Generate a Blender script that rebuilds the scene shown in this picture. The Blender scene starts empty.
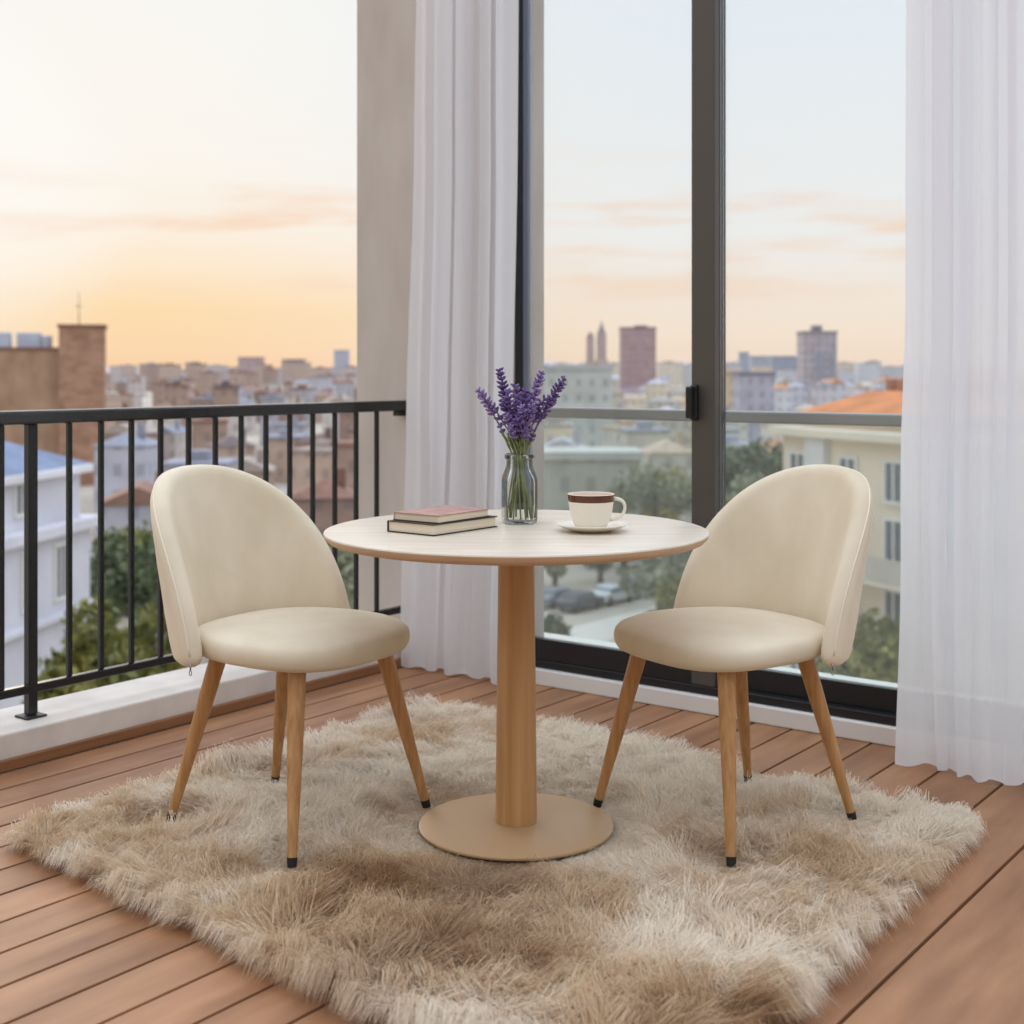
import bpy, bmesh, math, random
import numpy as np
from mathutils import Vector, Matrix, noise

random.seed(7)
rng = np.random.default_rng(7)
C = bpy.context.scene.collection
PI = math.pi

# ------------------------------------------------------------------ camera constants
F = 1340.0          # focal length in pixels of the 1024 frame
HZ = 370.0          # horizon row
EYE = 1.155         # eye height above the deck
def at(px, Y, z=None, py=None):
    """point at depth Y seen in column px (and row py, or height z)"""
    X = (px - 512.0) / F * Y
    if z is None and py is None: z = 0.0
    if z is None:
        z = EYE - (py - HZ) / F * Y
    return Vector((X, Y, z))
def on_level(px, py, z):
    Y = F * (EYE - z) / (py - HZ)
    return Vector(((px - 512.0) / F * Y, Y, z))

# room frame: origin at foot of the railing post, x along the railing, y outward over the railing
P0 = Vector((-1.451, 4.066, 0.0))
TH = math.radians(53.05)
U = Vector((math.cos(TH), math.sin(TH), 0)); V = Vector((-math.sin(TH), math.cos(TH), 0))
def room(t, v, z=0.0):
    return P0 + U * t + V * v + Vector((0, 0, z))
def v_at(px, T):
    """room v where column px meets the vertical plane t = T"""
    k = (px - 512.0) / F
    A = P0 + U * T
    return (A.x - k * A.y) / (k * V.y - V.x)

def t_at(px, v):
    """room t where column px meets the vertical plane v"""
    k = (px - 512.0) / F
    A = P0 + V * v
    return (A.x - k * A.y) / (k * U.y - U.x)

# ------------------------------------------------------------------ helpers
def lin(c):
    out = []
    for x in c:
        x = x / 255.0
        out.append(x / 12.92 if x <= 0.04045 else ((x + 0.055) / 1.055) ** 2.4)
    return tuple(out) + (1.0,)

class MB:
    def __init__(self):
        self.v = []; self.f = []; self.m = []; self.s = []
    def add(self, verts, faces, mi=0, smooth=False):
        o = len(self.v)
        self.v += [tuple(p) for p in verts]
        for fc in faces:
            self.f.append(tuple(i + o for i in fc)); self.m.append(mi); self.s.append(smooth)
        return self
    def box(self, lo, hi, mi=0, bevel=0.0, M=None):
        if bevel > 0:
            bm = bmesh.new()
            bmesh.ops.create_cube(bm, size=1.0)
            for p in bm.verts:
                p.co = Vector([(lo[i] + hi[i]) / 2 + p.co[i] * (hi[i] - lo[i]) for i in range(3)])
            bmesh.ops.bevel(bm, geom=list(bm.edges), offset=bevel, segments=2, profile=0.5, affect='EDGES')
            bm.verts.index_update()
            vs = [p.co.copy() for p in bm.verts]
            fs = [[q.index for q in fc.verts] for fc in bm.faces]
            bm.free()
        else:
            x0, y0, z0 = lo; x1, y1, z1 = hi
            vs = [Vector(p) for p in [(x0,y0,z0),(x1,y0,z0),(x1,y1,z0),(x0,y1,z0),(x0,y0,z1),(x1,y0,z1),(x1,y1,z1),(x0,y1,z1)]]
            fs = [(3,2,1,0),(4,5,6,7),(0,1,5,4),(1,2,6,5),(2,3,7,6),(3,0,4,7)]
        if M is not None:
            vs = [M @ p for p in vs]
        return self.add(vs, fs, mi)
    def lathe(self, prof, n=64, mi=0, squash=None, close_bottom=True, close_top=True):
        """profile [(r,z)...]; squash(z)->superellipse exponent"""
        vs = []; fs = []
        for r, z in prof:
            e = squash(z) if squash else 2.0
            for i in range(n):
                a = 2 * PI * i / n
                c, s = math.cos(a), math.sin(a)
                k = 1.0 if e == 2.0 else (abs(c) ** e + abs(s) ** e) ** (-1.0 / e)
                vs.append((r * k * c, r * k * s, z))
        for j in range(len(prof) - 1):
            for i in range(n):
                k = (i + 1) % n
                fs.append((j*n+i, j*n+k, (j+1)*n+k, (j+1)*n+i))
        if close_bottom and prof[0][0] > 1e-6: fs.append(tuple(reversed(range(n))))
        if close_top and prof[-1][0] > 1e-6: fs.append(tuple((len(prof)-1)*n + i for i in range(n)))
        return self.add(vs, fs, mi, True)
    def tube(self, pts, rad, n=12, mi=0, closed=False, caps=True):
        pts = [Vector(p) for p in pts]
        N = len(pts)
        rad = rad if isinstance(rad, (list, tuple)) else [rad] * N
        vs = []; fs = []
        prev = None
        for i, p in enumerate(pts):
            if closed: d = pts[(i+1) % N] - pts[i-1]
            else: d = pts[min(i+1, N-1)] - pts[max(i-1, 0)]
            d.normalize()
            if prev is None:
                ref = Vector((0, 0, 1)) if abs(d.z) < 0.9 else Vector((1, 0, 0))
                a = d.cross(ref).normalized()
            else:
                a = (prev - d * prev.dot(d)).normalized()
            prev = a
            b = d.cross(a)
            for k in range(n):
                ang = 2 * PI * k / n
                vs.append(p + (a * math.cos(ang) + b * math.sin(ang)) * rad[i])
        for i in range(N if closed else N - 1):
            j = (i + 1) % N
            for k in range(n):
                l = (k + 1) % n
                fs.append((i*n+k, i*n+l, j*n+l, j*n+k))
        if caps and not closed:
            fs.append(tuple(reversed(range(n)))); fs.append(tuple((N-1)*n + k for k in range(n)))
        return self.add(vs, fs, mi, True)
    def build(self, name, mats, parent=None, loc=(0,0,0), rz=0.0, subsurf=0, autosmooth=None):
        me = bpy.data.meshes.new(name)
        me.from_pydata(self.v, [], self.f)
        mats = mats if isinstance(mats, (list, tuple)) else [mats]
        for m in mats: me.materials.append(m)
        me.polygons.foreach_set('material_index', self.m)
        me.polygons.foreach_set('use_smooth', self.s)
        me.update()
        bm = bmesh.new(); bm.from_mesh(me)
        bmesh.ops.recalc_face_normals(bm, faces=bm.faces)
        bm.to_mesh(me); bm.free()
        if autosmooth is not None:
            me.set_sharp_from_angle(angle=math.radians(autosmooth))
        o = bpy.data.objects.new(name, me); C.objects.link(o)
        o.location = loc; o.rotation_euler = (0, 0, rz)
        if parent is not None: o.parent = parent
        if subsurf:
            s = o.modifiers.new('subsurf', 'SUBSURF'); s.levels = subsurf; s.render_levels = subsurf
        return o

def tag(o, label=None, cat=None, group=None, kind=None):
    if label: o['label'] = label
    if cat: o['category'] = cat
    if group: o['group'] = group
    if kind: o['kind'] = kind
    return o
def thing(name, label, cat, loc=(0,0,0), rz=0.0, group=None, kind=None):
    o = bpy.data.objects.new(name, None); C.objects.link(o)
    o.location = loc; o.rotation_euler = (0, 0, rz); o.empty_display_size = 0.1
    return tag(o, label, cat, group, kind)
def dup(root, loc, rz, label=None, group=None):
    r = root.copy(); C.objects.link(r); r.location = loc; r.rotation_euler = (0, 0, rz)
    if label: r['label'] = label
    if group: r['group'] = group
    for ch in list(root.children):
        c = ch.copy(); C.objects.link(c); c.parent = r
        for g in list(ch.children):
            d = g.copy(); C.objects.link(d); d.parent = c
    return r

# ------------------------------------------------------------------ materials
def new_mat(name):
    m = bpy.data.materials.new(name); m.use_nodes = True
    nt = m.node_tree
    return m, nt, nt.nodes['Principled BSDF']
def plain(name, col, rough=0.6, metal=0.0, spec=0.5):
    m, nt, b = new_mat(name)
    b.inputs['Base Color'].default_value = lin(col)
    b.inputs['Roughness'].default_value = rough
    b.inputs['Metallic'].default_value = metal
    b.inputs['Specular IOR Level'].default_value = spec
    return m
def mottled(name, c1, c2, scale=(4,4,4), rough=0.6, detail=4, bump=0.0, lo=0.35, hi=0.65, spec=0.5, coord='Object', sheen=0.0):
    m, nt, b = new_mat(name)
    N, L = nt.nodes, nt.links
    tc = N.new('ShaderNodeTexCoord'); mp = N.new('ShaderNodeMapping')
    mp.inputs['Scale'].default_value = scale
    nz = N.new('ShaderNodeTexNoise'); nz.inputs['Scale'].default_value = 1.0; nz.inputs['Detail'].default_value = detail
    rp = N.new('ShaderNodeValToRGB')
    rp.color_ramp.elements[0].position = lo; rp.color_ramp.elements[0].color = lin(c1)
    rp.color_ramp.elements[1].position = hi; rp.color_ramp.elements[1].color = lin(c2)
    L.new(tc.outputs[coord], mp.inputs['Vector']); L.new(mp.outputs['Vector'], nz.inputs['Vector'])
    L.new(nz.outputs['Fac'], rp.inputs['Fac']); L.new(rp.outputs['Color'], b.inputs['Base Color'])
    b.inputs['Roughness'].default_value = rough
    b.inputs['Specular IOR Level'].default_value = spec
    if sheen:
        b.inputs['Sheen Weight'].default_value = sheen; b.inputs['Sheen Roughness'].default_value = 0.4
        b.inputs['Sheen Tint'].default_value = lin((255, 246, 230))
    if bump:
        bp = N.new('ShaderNodeBump'); bp.inputs['Strength'].default_value = bump; bp.inputs['Distance'].default_value = 0.004
        L.new(nz.outputs['Fac'], bp.inputs['Height']); L.new(bp.outputs['Normal'], b.inputs['Normal'])
    return m
def wood(name, c1, c2, grain=(3, 60, 60), rough=0.45, spec=0.4, detail=5):
    return mottled(name, c1, c2, grain, rough, detail, 0.06, 0.3, 0.72, spec)

M_plaster = mottled('plaster', (188, 176, 165), (200, 189, 179), (5, 5, 2), 0.9, 5, 0.05)
M_curb = mottled('curb_plaster', (205, 196, 186), (222, 214, 204), (6, 6, 6), 0.85, 6, 0.08)
M_white = plain('white_paint', (222, 218, 212), 0.5)
M_skirt = wood('skirting_wood', (126, 84, 54), (150, 106, 72), (2, 40, 40), 0.5)
M_black = plain('black_metal', (24, 26, 28), 0.26, 0.0, 0.5)
M_frame = plain('anthracite_aluminium', (84, 79, 74), 0.4, 0.2)
M_track = plain('black_aluminium', (34, 35, 38), 0.35, 0.2)
M_alu = plain('satin_aluminium', (150, 152, 155), 0.3, 0.8)
M_velvet = mottled('cream_velvet', (209, 194, 167), (226, 213, 189), (5, 5, 3.2), 0.85, 5, 0.03, 0.33, 0.67, 0.2, 'Object', 0.30)
M_velvet_seat = M_velvet
M_piping = plain('cream_piping', (228, 217, 197), 0.8)
M_oak = wood('oak_leg', (164, 116, 68), (190, 144, 94), (90, 90, 3), 0.42)
M_column = wood('oak_column', (172, 126, 78), (198, 153, 104), (40, 40, 1.6), 0.42)
M_top = wood('pale_oak_top', (203, 188, 167), (223, 211, 193), (3.0, 34, 34), 0.32, 0.5, 6)
M_edge = wood('oak_edge', (198, 166, 134), (214, 184, 152), (8, 8, 90), 0.5)
M_base = plain('beige_painted_metal', (184, 150, 110), 0.45)
M_rubber = plain('black_rubber', (24, 22, 20), 0.6)
M_steel = plain('zip_steel', (150, 150, 150), 0.3, 0.9)
M_pages = mottled('book_pages', (216, 200, 172), (232, 219, 196), (4, 4, 900), 0.9, 2)
M_pink = mottled('rose_cover', (158, 118, 107), (176, 138, 126), (30, 30, 30), 0.75, 4)
M_brown_cover = plain('brown_cover', (84, 58, 48), 0.6)
M_blackcover = plain('black_cover', (40, 34, 32), 0.5)
M_ceramic = plain('white_ceramic', (234, 226, 211), 0.22)
M_glaze = plain('brown_glaze', (92, 50, 28), 0.18)
M_coffee = plain('milky_coffee', (176, 128, 94), 0.25)
M_stem = mottled('lavender_stem', (98, 108, 62), (148, 152, 102), (60, 60, 20), 0.7)
M_flower = mottled('lavender_flower', (72, 50, 102), (126, 98, 156), (160, 160, 160), 0.75, 3)
M_flower2 = mottled('lavender_flower_pale', (104, 82, 132), (156, 132, 180), (160, 160, 160), 0.75, 3)

def glass_mat(name, tint=(246, 249, 249), haze=0.0, refl=0.6):
    m = bpy.data.materials.new(name); m.use_nodes = True
    nt = m.node_tree; N, L = nt.nodes, nt.links
    N.remove(N['Principled BSDF'])
    out = N['Material Output']
    tr = N.new('ShaderNodeBsdfTransparent'); tr.inputs['Color'].default_value = lin(tint)
    gl = N.new('ShaderNodeBsdfGlossy'); gl.inputs['Roughness'].default_value = 0.02
    fr = N.new('ShaderNodeFresnel'); fr.inputs['IOR'].default_value = 1.45
    sc = N.new('ShaderNodeMath'); sc.operation = 'MULTIPLY'; sc.inputs[1].default_value = refl
    L.new(fr.outputs['Fac'], sc.inputs[0])
    mx = N.new('ShaderNodeMixShader')
    L.new(sc.outputs[0], mx.inputs['Fac']); L.new(tr.outputs[0], mx.inputs[1]); L.new(gl.outputs[0], mx.inputs[2])
    last = mx
    if haze:
        df = N.new('ShaderNodeBsdfDiffuse'); df.inputs['Color'].default_value = lin((236, 240, 238))
        m2 = N.new('ShaderNodeMixShader'); m2.inputs['Fac'].default_value = haze
        L.new(mx.outputs[0], m2.inputs[1]); L.new(df.outputs[0], m2.inputs[2]); last = m2
    L.new(last.outputs[0], out.inputs['Surface'])
    return m
M_pane = glass_mat('window_glass', (253, 254, 254), 0.03, 0.35)
M_balglass = glass_mat('balustrade_glass', (247, 251, 250), 0.06, 0.4)
M_jar = glass_mat('jar_glass', (251, 253, 252), 0.0, 0.9)

def sheer_mat():
    m = bpy.data.materials.new('sheer_white_voile'); m.use_nodes = True
    nt = m.node_tree; N, L = nt.nodes, nt.links
    N.remove(N['Principled BSDF']); out = N['Material Output']
    df = N.new('ShaderNodeBsdfDiffuse'); df.inputs['Color'].default_value = lin((249, 249, 252))
    tl = N.new('ShaderNodeBsdfTranslucent'); tl.inputs['Color'].default_value = lin((249, 249, 252))
    tr = N.new('ShaderNodeBsdfTransparent')
    m1 = N.new('ShaderNodeMixShader'); m1.inputs['Fac'].default_value = 0.5
    L.new(df.outputs[0], m1.inputs[1]); L.new(tl.outputs[0], m1.inputs[2])
    m2 = N.new('ShaderNodeMixShader')
    m2.inputs['Fac'].default_value = 0.91
    L.new(tr.outputs[0], m2.inputs[1]); L.new(m1.outputs[0], m2.inputs[2])
    L.new(m2.outputs[0], out.inputs['Surface'])
    return m
M_sheer = sheer_mat()

def deck_mat():
    m, nt, b = new_mat('reddish_deck_boards')
    N, L = nt.nodes, nt.links
    geo = N.new('ShaderNodeNewGeometry'); tc = N.new('ShaderNodeTexCoord')
    mp = N.new('ShaderNodeMapping'); mp.inputs['Scale'].default_value = (2.2, 14, 14)
    ad = N.new('ShaderNodeVectorMath'); ad.operation = 'ADD'
    L.new(tc.outputs['Object'], mp.inputs['Vector'])
    mu = N.new('ShaderNodeMath'); mu.operation = 'MULTIPLY'; mu.inputs[1].default_value = 37.0
    L.new(geo.outputs['Random Per Island'], mu.inputs[0])
    L.new(mp.outputs['Vector'], ad.inputs[0]); L.new(mu.outputs[0], ad.inputs[1])
    nz = N.new('ShaderNodeTexNoise'); nz.inputs['Scale'].default_value = 1.0; nz.inputs['Detail'].default_value = 6
    L.new(ad.outputs[0], nz.inputs['Vector'])
    mp2 = N.new('ShaderNodeMapping'); mp2.inputs['Scale'].default_value = (3.2, 6, 6)
    L.new(tc.outputs['Object'], mp2.inputs['Vector'])
    nz2 = N.new('ShaderNodeTexNoise'); nz2.inputs['Scale'].default_value = 1.0; nz2.inputs['Detail'].default_value = 5
    L.new(mp2.outputs['Vector'], nz2.inputs['Vector'])
    rp = N.new('ShaderNodeValToRGB')
    rp.color_ramp.elements[0].position = 0.28; rp.color_ramp.elements[0].color = lin((136, 92, 62))
    rp.color_ramp.elements[1].position = 0.72; rp.color_ramp.elements[1].color = lin((174, 127, 90))
    L.new(nz.outputs['Fac'], rp.inputs['Fac'])
    hs = N.new('ShaderNodeHueSaturation')
    mr = N.new('ShaderNodeMapRange'); mr.inputs['To Min'].default_value = 0.88; mr.inputs['To Max'].default_value = 1.07
    L.new(geo.outputs['Random Per Island'], mr.inputs['Value'])
    mr2 = N.new('ShaderNodeMapRange'); mr2.inputs['From Min'].default_value = 0.3; mr2.inputs['From Max'].default_value = 0.7
    mr2.inputs['To Min'].default_value = 0.86; mr2.inputs['To Max'].default_value = 1.1
    L.new(nz2.outputs['Fac'], mr2.inputs['Value'])
    pr = N.new('ShaderNodeMath'); pr.operation = 'MULTIPLY'
    L.new(mr.outputs[0], pr.inputs[0]); L.new(mr2.outputs[0], pr.inputs[1])
    L.new(pr.outputs[0], hs.inputs['Value']); L.new(rp.outputs['Color'], hs.inputs['Color'])
    L.new(hs.outputs['Color'], b.inputs['Base Color'])
    b.inputs['Roughness'].default_value = 0.5; b.inputs['Specular IOR Level'].default_value = 0.35
    bp = N.new('ShaderNodeBump'); bp.inputs['Strength'].default_value = 0.12; bp.inputs['Distance'].default_value = 0.003
    L.new(nz.outputs['Fac'], bp.inputs['Height']); L.new(bp.outputs['Normal'], b.inputs['Normal'])
    return m
M_deck = deck_mat()
M_gap = plain('deck_gap', (22, 15, 12), 0.9)

# ------------------------------------------------------------------ ROOM SHELL
T_G = 1.604            # room t of the inner face of the door sill
RZ = TH
def struct(o): return tag(o, kind='structure')

bounds = [-0.13 - 0.1335 * k for k in range(17)]       # regular boards, then wider ones on the right
bounds += [-2.45, -2.642, -2.96, -3.06, -3.17, -3.30, -3.44, -3.57, -3.71, -3.84]
mb = MB()
G = 0.0042
for a, b_ in zip(bounds[:-1], bounds[1:]):
    mb.box((-4.6, b_ + G, -0.045), (1.70, a - G, 0.0), 0, 0.0016)
mb.box((-4.6, bounds[-1], -0.06), (1.70, bounds[0], -0.046), 1)
struct(mb.build('floor', [M_deck, M_gap], None, P0, RZ))

mb = MB(); mb.box((-3.2, -0.112, -0.30), (1.70, 0.16, 0.105), 0, 0.006)
struct(mb.build('trim_1', M_curb, None, P0, RZ))                       # low plaster curb under the railing
mb = MB(); mb.box((-3.2, -0.130, 0.0), (1.69, -0.1125, 0.034), 0, 0.004)
struct(mb.build('baseboard_left', M_skirt, None, P0, RZ))

mb = MB()
vl = v_at(514.5, T_G + 0.022)
T_W = 1.690
T_2 = t_at(544, v_at(527, 1.664) + 0.002)
mb.box((T_W, vl, -2.0), (T_2 + 0.02, v_at(357, T_W), 2.95))
mb.box((1.664, v_at(527, 1.664) + 0.002, -2.0), (T_2, vl + 0.001, 2.95))
print('T_2', T_2, 'v357', v_at(357, T_W))
struct(mb.build('wall_left', M_plaster, None, P0, RZ))

# door sill, outer frame, sliding panels
VR = -3.2
mb = MB(); mb.box((T_G, VR, 0.0005), (T_G + 0.16, -0.6555, 0.058), 0, 0.004)
struct(mb.build('trim_2', M_white, None, P0, RZ))
ZT = 2.85
t0 = T_G + 0.022
vj1, vj2 = v_at(522.5, t0), v_at(527.5, t0)
fr = thing('trim_3', None, None, P0, RZ, kind='structure')
mb = MB(); mb.box((t0, VR, 0.0585), (t0 + 0.12, -0.6558, 0.088), 0, 0.003); mb.build('door_track', M_track, fr)
mb = MB(); mb.box((t0, vj1, 0.0885), (t0 + 0.034, vl, ZT), 0, 0.002); mb.build('jamb', M_track, fr)
mb = MB(); mb.box((t0 + 0.001, vj2, 0.0885), (t0 + 0.028, vj1 - 0.0005, ZT), 0, 0.002); mb.build('jamb_bead', plain('bluish_seal', (120, 128, 140), 0.3, 0.5), fr)
mb = MB(); mb.box((t0, VR, ZT + 0.0005), (t0 + 0.12, -0.6558, ZT + 0.09), 0, 0.003); mb.build('head', M_track, fr)

vA, vB, vC = v_at(691, t0), v_at(714.5, t0), v_at(720.5, t0 + 0.04)
d1 = thing('door_1', None, None, P0, RZ, kind='structure')             # left glass panel
def bar(name, lo, hi, m, par, bev=0.002):
    q = MB(); q.box(lo, hi, 0, bev); return q.build(name, m, par)
bar('bottom_rail', (t0 + 0.004, vB + 0.001, 0.089), (t0 + 0.036, vj2 - 0.0005, 0.165), M_track, d1)
bar('stile', (t0 + 0.002, vB, 0.0885), (t0 + 0.038, vA, ZT), M_frame, d1, 0.003)
pane = bar('glass_pane', (t0 + 0.017, vA + 0.0002, 0.166), (t0 + 0.023, vj2 - 0.0005, ZT - 0.001), M_pane, d1, 0)
hd = bar('handle', (t0 - 0.020, vA - 0.02 - 0.011, 0.985), (t0 + 0.0015, vA - 0.02 + 0.014, 1.105), M_black, d1, 0.005)
q = MB(); q.box((t0 - 0.048, vA - 0.027, 1.075), (t0 - 0.0205, vA - 0.008, 1.100), 0, 0.004)
q.box((t0 - 0.052, vA - 0.029, 0.992), (t0 - 0.038, vA - 0.006, 1.100), 0, 0.005)
q.build('lever', M_black, hd)
d2 = thing('door_2', None, None, P0, RZ, kind='structure')             # right glass panel, on the outer track
bar('bottom_rail', (t0 + 0.045, VR, 0.089), (t0 + 0.077, vC, 0.160), M_track, d2)
bar('stile', (t0 + 0.045, vC, 0.0885), (t0 + 0.08, vA - 0.004, ZT), M_track, d2, 0.003)
bar('edge_strip', (t0 + 0.0385, vC - 0.001, 0.0885), (t0 + 0.0445, vC + 0.012, ZT), M_alu, d2, 0.001)
bar('glass_pane', (t0 + 0.057, VR, 0.161), (t0 + 0.063, vC - 0.0002, ZT - 0.001), M_pane, d2, 0)

# outside balcony behind the glass
mb = MB(); mb.box((T_2 + 0.022, VR - 0.4, -0.22), (2.24, -0.30, 0.045), 0, 0.004)
struct(mb.build('floor_balcony', plain('pale_concrete', (226, 223, 216), 0.8), None, P0, RZ))
b = thing('glass_balustrade', 'grey metal handrail on clear glass guard outside the sliding door', 'railing', room(2.0, -0.62, 0.045), RZ)
def loc_box(name, lo, hi, m, par, o, bev=0.002):
    q = MB(); q.box([lo[i] - o[i] for i in range(3)], [hi[i] - o[i] for i in range(3)], 0, bev)
    return q.build(name, m, par)
VB = v_at(541, 2.0)
o_ = (2.0, -0.62, 0.045)
loc_box('handrail', (1.975, VR - 0.3, 0.965), (2.03, VB, 1.007), plain('grey_rail', (150, 152, 149), 0.4, 0.3), b, o_, 0.006)
loc_box('glass_panel', (1.996, VR - 0.3, 0.052), (2.006, VB - 0.01, 0.9648), M_balglass, b, o_, 0)
loc_box('base_channel', (1.98, VR - 0.3, 0.0455), (2.022, VB, 0.078), M_white, b, o_, 0.003)

# ------------------------------------------------------------------ RAILING
rail = thing('balcony_railing', 'black metal balcony railing standing on the low plaster curb', 'railing', room(-0.01, 0, 0.1055), RZ)
HR = 1.012
o_ = (-0.01, 0, 0.1055)
loc_box('handrail', (-1.30, -0.026, HR - 0.021), (1.688, 0.026, HR + 0.021), plain('black_gloss_handrail', (24, 26, 28), 0.16, 0.0, 0.8), rail, o_, 0.007)
loc_box('bottom_rail', (-1.30, -0.013, 0.178), (1.688, 0.013, 0.204), M_black, rail, o_, 0.003)
loc_box('post', (-0.0255, -0.0135, 0.1135), (0.0055, 0.0135, HR - 0.0215), M_black, rail, o_, 0.002)
loc_box('base_plate', (-0.045, -0.034, 0.1055), (0.025, 0.034, 0.112), plain('black_matt_plate', (30, 30, 31), 0.6), rail, o_, 0.003)
loc_box('end_bracket', (1.64, -0.018, HR - 0.042), (1.686, 0.018, HR - 0.0215), M_black, rail, o_, 0.003)
for k in range(-10, 13):
    t = 0.124 + 0.1168 * k
    if abs(t + 0.01) < 0.03: continue
    zb = 0.2045 if t < 1.45 else 0.2045
    loc_box('baluster', (t - 0.0075, -0.0075, 0.2045), (t + 0.0075, 0.0075, HR - 0.0215), M_black, rail, o_, 0.0015)

# ------------------------------------------------------------------ CURTAINS
def curtain(name, label, T, edges, zbot, nf, amp, seed, flare=0.01):
    """edges: rows of (z, px_left, px_right); folds run top to bottom"""
    r = random.Random(seed)
    ph = [r.uniform(0, 6.28) for _ in range(6)]
    nu, nz = 320, 60
    rows = sorted(edges)
    zs = [zbot + (2.80 - zbot) * (j / nz) ** 1.25 for j in range(nz + 1)]
    vs = []
    c0 = room(T, v_at((rows[0][1] + rows[0][2]) / 2, T), 0)
    for z in zs:
        for (za, la, ra), (zb_, lb, rb) in zip(rows[:-1], rows[1:]):
            if za <= z <= zb_ or (z < rows[0][0] and za == rows[0][0]) : break
        k = min(max((z - za) / (zb_ - za), 0), 1)
        k = k * k * (3 - 2 * k)
        low = max(0.0, 1 - z / 1.0)
        Tz = T - flare * low ** 1.3
        va, vb = v_at(la + (lb - la) * k, Tz), v_at(ra + (rb - ra) * k, Tz)
        for i in range(nu + 1):
            s = i / nu
            w = s + 0.016 * math.sin(2 * PI * s * 2.3 + ph[0]) + 0.02 * low * math.sin(2 * PI * s * 1.4 + ph[1] + z)
            a = amp * (0.65 + 0.35 * math.sin(2 * PI * s * 1.7 + ph[2]))
            phi = 2 * PI * nf * w + ph[3] + 0.35 * math.sin(z * 1.1 + ph[4]) + 0.5 * math.sin(2 * PI * 1.3 * s + ph[0])
            hi = 1.0 - 0.75 * low
            d = a * (math.sin(phi) + 0.20 * math.sin(2.7 * phi + ph[5])) * (1.0 - (0.35 if flare < 0.05 else 0.68) * low)
            d += (0.012 if flare < 0.05 else 0.024) * low * math.sin(3 * z + 15 * s + ph[2])
            lam = abs(vb - va) / nf
            sh = 0.30 * lam * hi * math.sin(2 * phi) * (0.55 + 0.45 * math.sin(phi * 0.37 + ph[1]))
            p = room(Tz + d, va + (vb - va) * s + sh, z)
            if z <= zbot + 1e-6:
                p.z += 0.004 + 0.006 * (1 + math.sin(2 * PI * nf * w + ph[1]))
            vs.append(p - c0)
    n = nu + 1
    fs = [(j*n+i, j*n+i+1, (j+1)*n+i+1, (j+1)*n+i) for j in range(nz) for i in range(nu)]
    m = MB(); m.add(vs, fs, 0, True)
    o = m.build(name, M_sheer, None, c0, 0)
    return tag(o, label, 'curtain', 'sheer white curtains at the sliding door')
curtain('curtain', 'narrow sheer white curtain gathered in the corner beside the pillar', 1.535,
        [(0.0, 402, 501), (0.9, 410, 510), (2.0, 417, 513), (2.8, 419, 514)], 0.0, 4.3, 0.022, 3)
curtain('curtain', 'wide sheer white curtain at the right end, trailing on the deck', 1.505,
        [(0.0, 896, 1170), (0.7, 899, 1165), (1.4, 905, 1160), (2.8, 907, 1158)], 0.0, 9.0, 0.026, 11, 0.085)

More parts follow.
